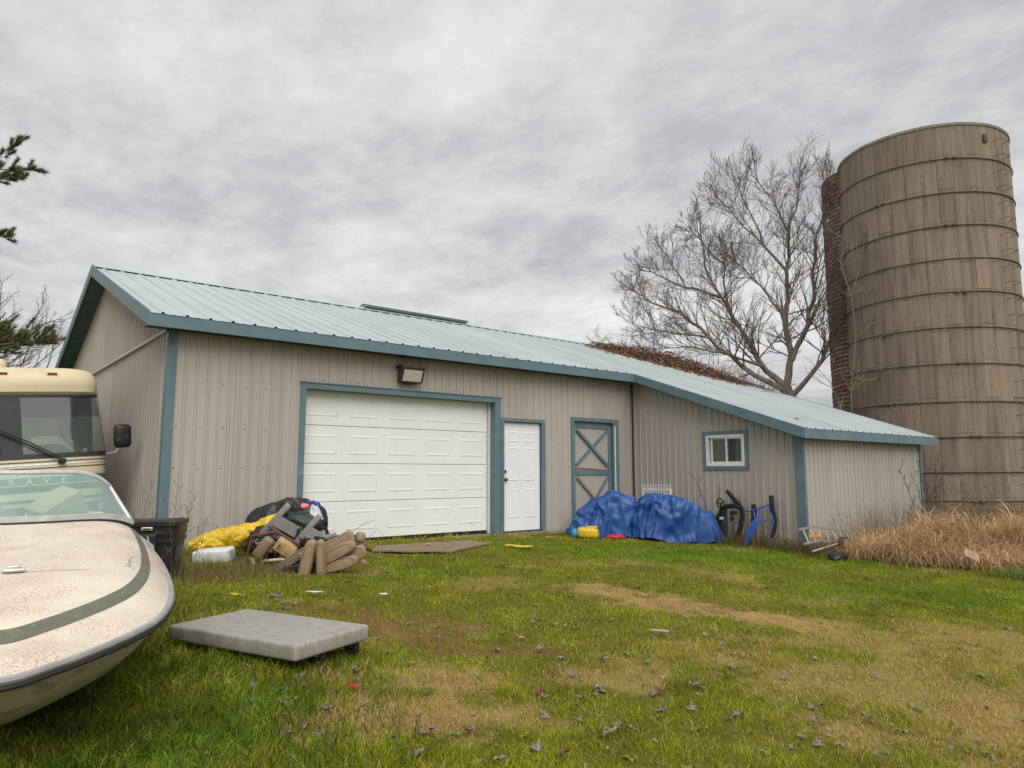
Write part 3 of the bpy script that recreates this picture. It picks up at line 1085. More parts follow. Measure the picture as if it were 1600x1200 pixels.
# dim room behind the window with a shelf of stored things
rm = MB()
rm.poly([(XC + .6, 6.9, .6), (XC + .6, 9.4, .6), (XC + .6, 9.4, 2.1), (XC + .6, 6.9, 2.1)])
for (a, b, c, d_) in ((7.2, 7.6, 1.2, 1.5), (7.7, 8.0, 1.2, 1.42), (8.1, 8.45, 1.2, 1.62), (7.1, 8.9, 1.62, 1.66)):
    rm.box((XC + .4, a, c), (XC + .59, b, d_))
rm.build('shelf', M['plyboard'], wnd, world=True)

# --- wall flood light above the garage door
fl = MB()
fl.box((6.02, Y0 - .05, 2.62), (6.40, Y0 - .014, 2.86))
fl.prism([(-.05, 2.88), (-.20, 2.86), (-.22, 2.83), (-.13, 2.60), (-.05, 2.60)], 5.99, 6.43, Matrix(((0, 1, 0, 0), (1, 0, 0, Y0), (0, 0, 1, 0), (0, 0, 0, 1))))
fl.box((6.12, Y0 - .10, 2.575), (6.30, Y0 - .03, 2.60))
fl = fl.build('flood_light', M['bronze'], barn, world=True)
n_ = Vector((0, -.23, -.09)).normalized()
MB().poly([(6.03, Y0 - .214, 2.80), (6.39, Y0 - .214, 2.80), (6.39, Y0 - .141, 2.615), (6.03, Y0 - .141, 2.615)]).build('lens', M['lens'], fl, world=True)
MB().box((5.975, Y0 - .226, 2.835), (6.445, Y0 - .02, 2.885)).build('visor', M['bronze'], fl, world=True)

# --- concrete apron under the doors
M['concrete'] = mat('stained_concrete', (0.24, 0.215, 0.18), 0.9, 0.2, 4.0, bump=0.25, bscale=40)
MB().box((XL + .05, Y0 - .13, -.3), (9.3, Y0 + .3, -.03)).build('foundation', M['concrete'], barn, world=True)

# ------------------------------------------------------------------ concrete stave silo
M['stave'] = bpy.data.materials.new('stave_concrete')


def stave_mat(m, base, dark, light, rib=True):
    m.use_nodes = True
    nt = m.node_tree
    b = nt.nodes['Principled BSDF']
    b.inputs['Roughness'].default_value = 0.92
    b.inputs['Specular IOR Level'].default_value = 0.15
    tc = nt.nodes.new('ShaderNodeTexCoord')
    mp = nt.nodes.new('ShaderNodeMapping')
    mp.inputs['Scale'].default_value = (5, 5, 0.35)
    nt.links.new(tc.outputs['Object'], mp.inputs[0])
    n1 = nt.nodes.new('ShaderNodeTexNoise')
    n1.inputs['Scale'].default_value = 1.6
    n1.inputs['Detail'].default_value = 7
    n1.inputs['Roughness'].default_value = 0.65
    nt.links.new(mp.outputs[0], n1.inputs['Vector'])
    r1 = nt.nodes.new('ShaderNodeValToRGB')
    r1.color_ramp.elements[0].position = 0.33
    r1.color_ramp.elements[0].color = (*dark, 1)
    r1.color_ramp.elements[1].position = 0.66
    r1.color_ramp.elements[1].color = (*light, 1)
    e = r1.color_ramp.elements.new(0.47)
    e.color = (*base, 1)
    nt.links.new(n1.outputs['Fac'], r1.inputs[0])
    oi = nt.nodes.new('ShaderNodeObjectInfo')
    hv = nt.nodes.new('ShaderNodeHueSaturation')
    mr = nt.nodes.new('ShaderNodeMapRange')
    mr.inputs[3].default_value = 0.84
    mr.inputs[4].default_value = 1.12
    nt.links.new(oi.outputs['Random'], mr.inputs[0])
    nt.links.new(mr.outputs[0], hv.inputs['Value'])
    nt.links.new(r1.outputs[0], hv.inputs['Color'])
    # large stains
    n2 = nt.nodes.new('ShaderNodeTexNoise')
    n2.inputs['Scale'].default_value = 0.9
    n2.inputs['Detail'].default_value = 4
    nt.links.new(tc.outputs['Object'], n2.inputs['Vector'])
    m2 = nt.nodes.new('ShaderNodeMapRange')
    m2.inputs[1].default_value = 0.5
    m2.inputs[2].default_value = 0.75
    m2.inputs[4].default_value = 0.5
    nt.links.new(n2.outputs['Fac'], m2.inputs[0])
    mx = nt.nodes.new('ShaderNodeMix')
    mx.data_type = 'RGBA'
    nt.links.new(m2.outputs[0], mx.inputs[0])
    nt.links.new(hv.outputs[0], mx.inputs[6])
    mx.inputs[7].default_value = (base[0] * .8, base[1] * .86, base[2] * .8, 1)
    # speckle
    n3 = nt.nodes.new('ShaderNodeTexNoise')
    n3.inputs['Scale'].default_value = 22
    n3.inputs['Detail'].default_value = 3
    nt.links.new(tc.outputs['Object'], n3.inputs['Vector'])
    m3 = nt.nodes.new('ShaderNodeMapRange')
    m3.inputs[1].default_value = 0.58
    m3.inputs[2].default_value = 0.66
    m3.inputs[4].default_value = 0.6
    nt.links.new(n3.outputs['Fac'], m3.inputs[0])
    mx2 = nt.nodes.new('ShaderNodeMix')
    mx2.data_type = 'RGBA'
    nt.links.new(m3.outputs[0], mx2.inputs[0])
    nt.links.new(mx.outputs[2], mx2.inputs[6])
    mx2.inputs[7].default_value = (*dark, 1)
    nt.links.new(mx2.outputs[2], b.inputs['Base Color'])
    bp = nt.nodes.new('ShaderNodeBump')
    bp.inputs['Strength'].default_value = 0.5
    bp.inputs['Distance'].default_value = 0.02
    nt.links.new(n1.outputs['Fac'], bp.inputs['Height'])
    nt.links.new(bp.outputs[0], b.inputs['Normal'])


stave_mat(M['stave'], (0.258, 0.200, 0.152), (0.172, 0.130, 0.098), (0.318, 0.252, 0.196))
M['hoop'] = mat('rusty_hoop', (0.105, 0.068, 0.048), 0.8, 0.3, 8.0, bump=0.1)
SX, SY, SR = 21.45, 7.73, 2.13
BANDS = [9.12, 8.22, 7.34, 6.45, 5.58, 4.68, 3.78, 2.84, 1.96, 1.08, 0.37, -0.2]
STOP = 10.02
silo = thing('concrete_silo', (SX, SY, -.6), label='tall brown concrete silo with rusty hoops and an open top', cat='silo')
NST = 36
to_cam = math.atan2(-SY, -SX)


def stave_piece(mb, a0, a1, z0, z1, r=SR, th=0.09, g=0.004):
    ga = g / r
    a0 += ga
    a1 -= ga
    ns = 8                       # shallow vertical flutes
    prof = []
    for i in range(ns + 1):
        a = a0 + (a1 - a0) * i / ns
        prof.append((a, r - (0.006 if i in (0, ns) else 0)))
        if i < ns:
            am = a0 + (a1 - a0) * (i + .82) / ns
            prof.append((am, r))
            am2 = a0 + (a1 - a0) * (i + .91) / ns
            if i < ns - 1:
                prof.append((am2, r - .005))
    b = len(mb.v)
    for (a, rr) in prof:
        for z in (z0, z1):
            mb.v.append((SX + rr * math.cos(a), SY + rr * math.sin(a), z))
    k = len(prof)
    for i in range(k - 1):
        mb.f.append([b + 2 * i, b + 2 * i + 2, b + 2 * i + 3, b + 2 * i + 1])
    # inner face and ends
    ri = r - th
    q = len(mb.v)
    for a in (a0, a1):
        for z in (z0, z1):
            mb.v.append((SX + ri * math.cos(a), SY + ri * math.sin(a), z))
    e0, e1 = b, b + 2 * (k - 1)
    mb.f += [[q, q + 1, q + 3, q + 2], [e0, e0 + 1, q + 1, q], [e1, q + 2, q + 3, e1 + 1], [e0 + 1, e1 + 1, q + 3, q + 1], [e0, q, q + 2, e1]]


rear = MB()
zs = [STOP] + BANDS
for j in range(NST):
    a0 = to_cam + 2 * math.pi * (j - NST / 2) / NST
    a1 = a0 + 2 * math.pi / NST
    off = 0.085 if j % 2 else -0.07
    facing = abs((a0 + a1) / 2 - to_cam) < R(104)
    for i in range(len(zs) - 1):
        zt = zs[i] - 0.012 if i == 0 else zs[i] + off
        zb_ = zs[i + 1] + off if i < len(zs) - 2 else zs[i + 1] - .4
        if facing:
            mb = MB()
            rj = SR + random.uniform(-.005, .005)
            stave_piece(mb, a0, a1, zb_ + .007, zt, rj)
            mb.build('stave', M['stave'], silo, world=True)
        else:
            stave_piece(rear, a0, a1, zb_ + .007, zt)
lin = MB()
lin.grid(60, 2, lambda u, v: (SX + (SR - .085) * math.cos(2 * math.pi * u), SY + (SR - .085) * math.sin(2 * math.pi * u), -.6 + v * (STOP + .58)), close_u=True)
lin.build('gap_backing', M['concrete'], silo, world=True)  # added cylinder that keeps light from showing through the stave gaps
rear.build('rear_staves', M['stave'], silo, world=True, kind='stuff')
for zi, zb_ in enumerate(BANDS[:-1]):
    mb = MB()
    nn = 72
    tl = [random.uniform(-.012, .012) for _ in range(6)]
    pts = [(SX + (SR + .018) * math.cos(2 * math.pi * k / nn), SY + (SR + .018) * math.sin(2 * math.pi * k / nn), zb_ + .02 * math.sin(2 * math.pi * k / nn + zi) + tl[k % 6] * .2) for k in range(nn + 1)]
    mb.tube(pts, 0.014, 6, cap=False)
    hp = mb.build('hoop', M['hoop'], silo, world=True, smooth=True)
    a = to_cam + (R(18) if zi % 2 == 0 else R(-30)) + random.uniform(-.05, .05)
    # lug where the two ends of the rod are bolted together
    lg = MB()
    for da in (-.03, .05):
        c = Vector((SX + (SR + .03) * math.cos(a + da), SY + (SR + .03) * math.sin(a + da), zb_))
        lg.rbox(c, (.055, .09, .06), .010, 1, (0, 0, a))
    lg.build('hoop_lug', M['hoop'], hp, world=True)
# rim at the top
rimb = MB()
nn = 96
rimb.grid(nn, 5, lambda u, v: (SX + (SR + [-.10, .012, .022, .022, .0][round(v * 4)]) * math.cos(2 * math.pi * u), SY + (SR + [-.10, .012, .022, .022, .0][round(v * 4)]) * math.sin(2 * math.pi * u), STOP + [.05, .055, .045, -.02, -.03][round(v * 4)] + .012 * mnoise.noise(Vector((math.cos(6.28 * u) * 5, math.sin(6.28 * u) * 5, 0)))), close_u=True)
rimb.build('rim', M['concrete'], silo, world=True)
# climbing rungs on the right-hand side
ra = to_cam + R(57)
for k in range(24):
    z = 9.62 - k * 0.42
    if z < 0.2:
        break
    ca, sa = math.cos(ra), math.sin(ra)
    tx, ty = -sa, ca
    w = .20
    o = .17
    P_ = [(SX + (SR - .01) * ca + tx * w, SY + (SR - .01) * sa + ty * w, z), (SX + (SR + o) * ca + tx * w * .9, SY + (SR + o) * sa + ty * w * .9, z + .02), (SX + (SR + o) * ca - tx * w * .9, SY + (SR + o) * sa - ty * w * .9, z + .02), (SX + (SR - .01) * ca - tx * w, SY + (SR - .01) * sa - ty * w, z)]
    MB().tube(P_, .008, 5).build('rung', M['hoop'], silo, world=True)
pa = to_cam + R(44)
MB().rbox((SX + (SR + .03) * math.cos(pa), SY + (SR + .03) * math.sin(pa), 9.66), (.05, .12, .22), .02, 2, (0, 0, pa)).build('top_bracket', M['hoop'], silo, world=True)

# ------------------------------------------------------------------ red tile silo behind
M['tile'] = mat('glazed_red_tile', (0.115, 0.045, 0.036), 0.7, 0.45, 7.0, spec=0.25, col2=(0.20, 0.085, 0.066), bump=0.2, bscale=30)
M['mortar'] = mat('pale_mortar', (0.20, 0.13, 0.115), 0.95, 0.3, 1.6, col2=(0.62, 0.56, 0.52))
BX, BY, BR, BTOP = 24.2, 11.35, 1.75, 11.25
ba = R(50.8 - 28.1)
BX, BY = 27.0 * math.cos(ba), 27.0 * math.sin(ba)
bsilo = thing('tile_silo', (BX, BY, -.3), label='narrow dark red tile silo half hidden behind the concrete silo', cat='silo')
mb = MB()
mb.grid(48, 2, lambda u, v: (BX + (BR - .02) * math.cos(2 * math.pi * u), BY + (BR - .02) * math.sin(2 * math.pi * u), -.3 + v * (BTOP + .3)), close_u=True)
mb.build('mortar_shell', M['mortar'], bsilo, world=True)
mb = MB()
h = 0.140
row = 0
z = -.2
NB_ = 44
while z < BTOP - .05:
    for j in range(NB_):
        a0 = 2 * math.pi * (j + (.5 if row % 2 else 0)) / NB_
        am = (a0 + math.pi / NB_ - (ba + math.pi) + math.pi) % (2 * math.pi) - math.pi
        if abs(am) > R(110):
            continue
        a1 = a0 + 2 * math.pi / NB_ - .022
        r0 = BR + random.uniform(-.012, .014)
        if random.random() < .03:
            r0 = BR - .03
        V = []
        for a in (a0, a1):
            for zz in (z, z + h - .045):
                V.append((BX + r0 * math.cos(a), BY + r0 * math.sin(a), zz))
        for a in (a0, a1):
            for zz in (z, z + h - .045):
                V.append((BX + (r0 - .07) * math.cos(a), BY + (r0 - .07) * math.sin(a), zz))
        mb.raw(V, [[0, 2, 3, 1], [1, 3, 7, 5], [0, 4, 6, 2], [0, 1, 5, 4], [2, 6, 7, 3]])
    z += h
    row += 1
mb.build('tile_courses', M['tile'], bsilo, world=True, kind='stuff')
# outbuilding far behind with a grey roof
M['grey_roof'] = mat('grey_metal_roof', (0.33, 0.35, 0.36), 0.5, 0.1, 2.0)
M['dark_boards'] = mat('weathered_boards', (0.10, 0.085, 0.075), 0.9, 0.3, 6.0, stretch=(6, 6, 1))
ob = thing('far_shed', (36, 22, 0), (0, 0, R(-52)), label='distant grey roofed shed seen low behind the bare tree', cat='shed')
MB().box((-6, -3, -1), (6.5, 3, 3.2)).build('wall', M['dark_boards'], ob)
MB().prism([(-7, 3.0), (-7, 3.1), (0, 5.2), (7, 3.1), (7, 3.0), (0, 5.0)], -3.6, 3.6, Matrix(((0, 1, 0, 0), (.5, 0, 0, 0), (0, 0, 1, 0), (0, 0, 0, 1)))).build('roof', M['grey_roof'], ob)

# ------------------------------------------------------------------ the boat
M['gel'] = mat('dirty_cream_gelcoat', (0.68, 0.595, 0.475), 0.42, 0.06, 3.0, spec=0.45, speck=[((0.48, 0.36, 0.28), 2.6, 0.52, 0.35), ((0.36, 0.18, 0.14), 85.0, 0.53, 0.75, 2.4), ((0.20, 0.12, 0.09), 150.0, 0.57, 0.8, 3.1), ((0.70, 0.63, 0.52), 1.3, 0.58, 0.5)], stretch=(1, 1.9, 1))
M['gel_side'] = mat('stained_hull_gelcoat', (0.50, 0.44, 0.31), 0.45, 0.10, 3.0, spec=0.4, speck=[((0.24, 0.20, 0.11), 6.0, 0.55, 0.6)], stretch=(1, 1, 3))
M['boat_stripe'] = mat('faded_green_stripe', (0.135, 0.140, 0.098), 0.55, 0.12, 12.0, spec=0.3, speck=[((0.30, 0.27, 0.21), 45.0, 0.63, 0.5)])
M['alu'] = mat('dull_aluminium', (0.62, 0.62, 0.60), 0.38, 0.12, 15.0, metal=0.5)
M['rail_grey'] = mat('grey_vinyl_rail', (0.30, 0.30, 0.29), 0.45, 0.15, 9.0)
M['black'] = mat('black_rubber', (0.022, 0.022, 0.024), 0.6, 0.2, 10.0)
M['black_plastic'] = mat('black_plastic', (0.020, 0.020, 0.022), 0.42, 0.2, 6.0, spec=0.45, speck=[((0.09, 0.085, 0.075), 9.0, 0.62, 0.5)])
M['boat_glass'] = glass_mat('green_windscreen', (0.62, 0.80, 0.75), 0.36, (0.48, 0.66, 0.60), 0.08)
M['vinyl_seat'] = mat('cream_vinyl', (0.50, 0.46, 0.33), 0.6, 0.12, 7.0)
M['liner'] = mat('teal_liner', (0.11, 0.20, 0.20), 0.8, 0.2, 5.0)
M['cardboard'] = mat('cardboard', (0.40, 0.30, 0.19), 0.9, 0.12, 8.0)
M['blue_plastic'] = mat('blue_plastic', (0.045, 0.12, 0.36), 0.5, 0.15, 7.0)

BZ = 0.16
boat = thing('motor_boat', (0.427, 5.587, -BZ), (0, 0, R(-4.1)), label='old cream motor boat with speckled dirty foredeck and green stripe', cat='boat')
BL, BW = 2.10, 0.865


RAIL = [(.828, 0), (.830, .33), (.812, .74), (.775, 1.08), (.715, 1.34), (.622, 1.556), (.495, 1.717), (.378, 1.832), (.272, 1.922), (.174, 1.993), (.082, 2.058), (0, 2.085)]


def railp(th):
    """th 0..pi round the bow -> (t, s)"""
    u = th / math.pi * 2
    sg = 1 if u <= 1 else -1
    u = u if u <= 1 else 2 - u
    k = u * (len(RAIL) - 1)
    i = min(int(k), len(RAIL) - 2)
    f = k - i
    P_ = [RAIL[max(i - 1, 0)], RAIL[i], RAIL[i + 1], RAIL[i + 2] if i + 2 < len(RAIL) else (-RAIL[-2][0], RAIL[-2][1])]
    cr_ = lambda a, b, c, d_: .5 * (2 * b + (c - a) * f + (2 * a - 5 * b + 4 * c - d_) * f * f + (3 * b - a - 3 * c + d_) * f ** 3)
    return (sg * cr_(*[p[0] for p in P_]), cr_(*[p[1] for p in P_]))


def zrail(s):
    return 0.55 - 0.122 * s + BZ if s > 0 else 0.55 + 0.05 * -s + BZ


def deckz(s, f):
    h = 0.05 + 0.21 * max(0.0, 1 - max(s, 0) / BL) ** 0.6
    return zrail(s) + h * (1 - f ** 6)


def deckp(th, f, dz=0.0):
    t, s = railp(th)
    t, s = t * f, s * f
    return (t, -s, deckz(s, f) + dz)


mb = MB()
mb.grid(97, 30, lambda u, v: deckp(math.pi * u, 0.02 + 0.98 * (v ** 0.7)))
mb.build('foredeck', M['gel'], boat, smooth='all')
mb = MB()
mb.grid(97, 5, lambda u, v: deckp(math.pi * u, 0.828 + 0.052 * v, 0.004))
mb.build('deck_stripe', M['boat_stripe'], boat, smooth='all')
# hatch seam across the deck
mb = MB()
for (t0, t1) in ((0.06, 0.60), (-0.60, -0.06)):
    pts = []
    for i in range(13):
        t = t0 + (t1 - t0) * i / 12
        s = 1.10
        r_ = math.hypot(t / BW, s / BL)
        pts.append((t, -s, deckz(s, min(r_, 1)) + .001))
    mb.tube(pts, 0.0025, 5)
mb.build('deck_seam', M['gel_side'], boat)


def side_path(n=88, aft=2.5):
    P = [(BW * (1 - .06 * (1 - i / 10)), aft * -(1 - i / 10)) for i in range(10)]
    P += [railp(math.pi * i / n) for i in range(n + 1)]
    P += [(-BW * (1 - .06 * (i / 10)), -aft * i / 10) for i in range(1, 11)]
    return P


PATH = side_path()
mb = MB()
mb.tube([(t * 1.005, -s * 1.003, zrail(s) - .0) for t, s in PATH], 0.017, 8)
rr = mb.build('rub_rail', M['rail_grey'], boat, smooth=True)
mb = MB()
mb.tube([(t * 1.012, -s * 1.008, zrail(s) - .026) for t, s in PATH], 0.013, 8)
mb.build('rail_insert', M['black'], rr, smooth=True)
# hull: sections from the rail to the keel
SEC = [(0.985, -.03), (0.945, -.10), (0.87, -.20), (0.77, -.30), (0.64, -.38), (0.42, -.47), (0.0, -.57)]
mb = MB()
b0 = 0
NP = len(PATH)
for (f, dz) in SEC:
    for (t, s) in PATH:
        sf_ = 1 - (1 - f) * (0.55 if s > 0 else 0)
        mb.v.append((t * f, -s * sf_, max(zrail(s) + dz * (1 - .12 * max(s, 0)), 0.02)))
for i in range(len(SEC) - 1):
    for k in range(NP - 1):
        mb.f.append([i * NP + k, (i + 1) * NP + k, (i + 1) * NP + k + 1, i * NP + k + 1])
mb.f.append([i * NP for i in range(len(SEC))] + [i * NP + NP - 1 for i in range(len(SEC) - 2, -1, -1)])
mb.build('hull', M['gel_side'], boat, smooth='all')
# cockpit aft of the windscreen: gunwale deck, liner, floor, dash
mb = MB()
for sg in (1, -1):
    pr = [(0.83, .0), (0.80, .04), (0.66, .05), (0.64, .03), (0.63, -.42)]
    b = len(mb.v)
    for i in range(11):
        s = -2.5 * i / 10
        w = 1 - .06 * (i / 10)
        for (t, dz) in pr:
            mb.v.append((sg * t * w, -s, zrail(s) + dz))
    for i in range(10):
        for j in range(4):
            mb.f.append([b + i * 5 + j, b + i * 5 + j + 1, b + (i + 1) * 5 + j + 1, b + (i + 1) * 5 + j])
mb.build('gunwale', M['gel'], boat, smooth=True)
MB().box((-.64, .12, .28), (.64, 2.42, .30)).box((-.78, 2.40, .2), (.78, 2.5, .78)).build('cockpit_floor', M['liner'], boat)
mb = MB()
mb.grid(21, 4, lambda u, v: ((-.70 + 1.40 * u), [.0, .10, .26, .28][round(v * 3)], [deckz(0, abs(-.70 + 1.4 * u) / BW) - .003, deckz(0, abs(-.70 + 1.4 * u) / BW) - .0, deckz(0, abs(-.70 + 1.4 * u) / BW) - .08, .42][round(v * 3)]))
mb.build('dashboard', M['vinyl_seat'], boat, smooth=True)
# windscreen
WT = 0.70


def ws(u, v, out=0.0):
    t = WT * u
    s = 0.13 * (1 - abs(u) ** 2.2)
    zb = deckz(max(s, 0), min(1, math.hypot(t / BW, s / BL))) + .015
    h = 0.30 * (1 - .18 * abs(u) ** 5)
    return (t * (1 - .18 * v), -s + .27 * v - out, zb + h * v)


mb = MB()
mb.grid(41, 9, lambda u, v: ws(-1 + 2 * u, v))
wsg = mb.build('windscreen', M['boat_glass'], boat, smooth='all')
MB().tube([ws(-1 + 2 * i / 40, 1.0) for i in range(41)], .016, 8).build('top_frame', M['alu'], wsg, smooth=True)
mb = MB()
mb.grid(41, 4, lambda u, v: (lambda p: (p[0], p[1] - [.004, .022, .022, .0][round(v * 3)], p[2] + [.028, .026, -.014, -.02][round(v * 3)]))(ws(-1 + 2 * u, 0)))
mb.build('bottom_frame', M['alu'], wsg, smooth=True)
MB().tube([(p[0], p[1] - .024, p[2] - .016) for p in [ws(-1 + 2 * i / 40, 0) for i in range(41)]], .008, 6).build('gasket', M['black'], wsg)
for sg in (1, -1):
    MB().tube([ws(sg, i / 6) for i in range(7)], .014, 8).build('side_post', M['alu'], wsg, smooth=True)
    a, b = Vector(ws(sg, 0)), Vector(ws(sg, 1))
    c, d_ = Vector((sg * .74, .62, a.z + .0)), Vector((sg * .66, .60, a.z + .14))
    MB().poly([a, c, d_, b]).build('side_glass', M['boat_glass'], wsg)
    MB().tube([b, d_, c], .010, 6).build('side_frame', M['alu'], wsg)
# fittings
mb = MB()
mb.rbox((.03, -1.10, deckz(1.10, .51) + .012), (.10, .045, .018), .008, 3)
mb.rbox((.03, -1.10, deckz(1.10, .51) + .028), (.06, .026, .014), .006, 3)
mb.build('bow_light', M['alu'], boat, smooth=True)
for sg in (1, -1):
    cz = deckz(1.02, math.hypot(.56 / BW, 1.02 / BL))
    mb = MB()
    mb.rbox((sg * .56, -1.02, cz + .006), (.06, .03, .010), .004, 2)
    mb.tube([(sg * .56, -1.02, cz + .01), (sg * .56, -1.02, cz + .05), (sg * .575, -1.03, cz + .075)], [.009, .008, .010], 8)
    mb.tube([(sg * .545, -1.02, cz + .038), (sg * .58, -1.02, cz + .042)], .006, 6)
    mb.build('cleat', M['alu'], boat, smooth=True)
# steering wheel and seats
mb = MB()
rotw = Matrix.Rotation(R(62), 3, 'X')
mb.ring((-.20, .44, .93), .17, .013, rot=rotw, n=28)
for k in range(3):
    a = R(90 + 120 * k)
    p = Vector((-.20, .44, .93)) + rotw @ Vector((.165 * math.cos(a), .165 * math.sin(a), 0))
    mb.tube([(-.20, .44, .92), p], .009, 6)
mb.tube([(-.20, .44, .92), (-.20, .27, .83)], .02, 8)
mb.build('steering_wheel', M['black'], boat, smooth=True)
for (sx, sy, h_) in ((-.33, 1.0, .44), (.33, 1.05, .40)):
    mb = MB()
    mb.rbox((sx, sy, .52), (.46, .46, .22), .05, 3)
    mb.rbox((sx, sy + .25, .52 + h_ / 2), (.46, .12, h_ + .1), .05, 3, (R(-8), 0, 0))
    mb.build('seat', M['vinyl_seat'], boat, smooth=True)
bq = MB().rbox((0, 0, 0), (.30, .22, .20), .006, 1)
bxo = bq.build('cardboard_box', M['cardboard'], None, label='tilted open cardboard box lying inside the boat behind the windscreen', cat='box')
bxo.location = (0.427 + .33, 5.587 + .62, 0.83)
bxo.rotation_euler = (R(12), R(-32), R(20))
bt = MB().rbox((0, 0, 0), (.42, .34, .30), .03, 2).rbox((0, 0, .16), (.46, .38, .03), .01, 2).build('storage_tote', M['blue_plastic'], None, smooth=True, label='dull blue lidded tote standing inside the boat', cat='tote')
bt.location = (0.427 + .02, 5.587 + 1.55, 0.37)
# timber blocks that carry the hull
for (x, y_) in ((.42, 5.3), (.5, 7.3)):
    zz = gzf(x, y_)
    MB().rbox((x, y_, zz + .03), (.6, .16, .12), .01, 1, (0, 0, R(-4))).build('timber_block', M['bare_wood'], None, label='rough timber block carrying the boat hull near its bow' if y_ < 6 else 'rough timber block carrying the boat hull near its stern', cat='timber block')

# ------------------------------------------------------------------ motorhome
M['rv_cream'] = mat('yellowed_fibreglass', (0.66, 0.57, 0.385), 0.45, 0.06, 2.5, spec=0.4, speck=[((0.50, 0.40, 0.24), 3.0, 0.60, 0.5)])
M['rv_teal'] = mat('rv_teal_band', (0.11, 0.19, 0.185), 0.5, 0.1, 6.0)
M['rv_brown'] = mat('rv_brown_band', (0.095, 0.075, 0.062), 0.5, 0.1, 6.0)
M['rv_glass'] = glass_mat('rv_windscreen_glass', (0.55, 0.66, 0.61), 0.14, (0.34, 0.44, 0.39), 0.06)  # diffuse share raised to paint in the sky reflected on the glass
M['rv_tint'] = glass_mat('rv_tint_band', (0.28, 0.30, 0.32), 0.20, (0.20, 0.205, 0.22), 0.06)  # tinted glass, its grey diffuse share also painting in reflected sky
M['amber'] = mat('amber_lens', (0.42, 0.085, 0.045), 0.35, 0.1, 20.0, spec=0.6)
M['orange'] = mat('orange_lens', (0.60, 0.16, 0.03), 0.35, 0.1, 20.0, spec=0.6)
M['rv_dash'] = mat('pale_green_dash', (0.44, 0.52, 0.40), 0.7, 0.06, 5.0)
M['rv_inside'] = mat('rv_interior', (0.10, 0.115, 0.11), 0.9, 0.3, 3.0)
M['white_letter'] = mat('white_letter', (0.78, 0.80, 0.78), 0.5, 0.05, 9.0)
rv = thing('motorhome', (0.88, 11.50, 0.02), (0, R(-4.3), 0), label='cream motorhome parked nose out beside the barn gable', cat='motorhome')


def rvp(u, z, yf, hw, out=0.0):
    a = u * math.pi / 2
    s_, c = math.sin(a), math.cos(a)
    e = 2 / 4.2
    x = (hw + out) * math.copysign(abs(s_) ** e, s_)
    return (x, yf - out + 0.50 * (1 - abs(c) ** e), z)


def lev(z):
    T = [(.30, .10, 1.10), (.55, .02, 1.16), (.95, -.02, 1.19), (1.15, -.01, 1.20), (1.26, .02, 1.20), (2.13, .34, 1.15), (2.17, .30, 1.16), (2.32, .30, 1.155), (2.42, .35, 1.13), (2.50, .46, 1.08), (2.55, .70, 1.0), (2.57, 1.2, .9)]
    for (a, b) in zip(T, T[1:]):
        if a[0] <= z <= b[0]:
            k = (z - a[0]) / (b[0] - a[0])
            return (a[1] + (b[1] - a[1]) * k, a[2] + (b[2] - a[2]) * k)
    return T[-1][1:]


def rv_patch(zs_, u0, u1, m, name, out=0.0, nu=41, parent=None, back=None):
    mb = MB()

    def fn(u, v):
        z = zs_[round(v * (len(zs_) - 1))]
        yf, hw = lev(z)
        return rvp(u0 + (u1 - u0) * u, z, yf, hw, out)
    mb.grid(nu, len(zs_), fn)
    if back:
        for sg in (-1, 1):
            b = len(mb.v)
            for z in zs_:
                yf, hw = lev(z)
                mb.v += [rvp(sg, z, yf, hw, out), (sg * (hw + out), back, z)]
            for i in range(len(zs_) - 1):
                mb.f.append([b + 2 * i, b + 2 * i + 1, b + 2 * i + 3, b + 2 * i + 2])
    return mb.build(name, m, parent or rv, smooth=True)


rv_patch([.30, .45, .55, .75, .95, 1.05, 1.15, 1.20, 1.26], -1, 1, M['rv_cream'], 'lower_body', back=7.0)
rv_patch([2.13, 2.15, 2.17, 2.25, 2.32, 2.37, 2.42, 2.46, 2.50, 2.53, 2.55, 2.57], -1, 1, M['rv_cream'], 'roof_cap', back=7.0)
MB().poly([(-.9, 1.2, 2.571), (.9, 1.2, 2.571), (.9, 7, 2.571), (-.9, 7, 2.571)]).box((-1.15, 6.98, .3), (1.15, 7.0, 2.57)).build('roof_skin', M['rv_cream'], rv)
MB().poly([(-1.14, .9, 1.26), (-1.14, 7, 1.26), (-1.12, 7, 2.13), (-1.12, .9, 2.13)]).poly([(1.14, .9, 1.26), (1.14, 7, 1.26), (1.12, 7, 2.13), (1.12, .9, 2.13)]).build('side_wall', M['rv_cream'], rv)
zw = [1.26 + .87 * i / 8 for i in range(9)]
rv_patch([1.24, 1.26, 1.30], -.93, .93, M['black'], 'windscreen_gasket', .014)
rv_patch([2.10, 2.13], -.93, .93, M['black'], 'windscreen_gasket', .016)
for sg in (-1, 1):
    rv_patch(zw, sg * .80, sg * .97, M['black'], 'front_pillar', .012, nu=9)
    wp = rv_patch(zw[:6], sg * .008 if sg > 0 else sg * .80, sg * .80 if sg > 0 else -.008, M['rv_glass'], 'windscreen', .004, nu=25)
    rv_patch(zw[5:], sg * .008 if sg > 0 else sg * .80, sg * .80 if sg > 0 else -.008, M['rv_tint'], 'windscreen_tint', .004, nu=25)
rv_patch(zw, -.012, .012, M['black'], 'centre_post', .012, nu=3)
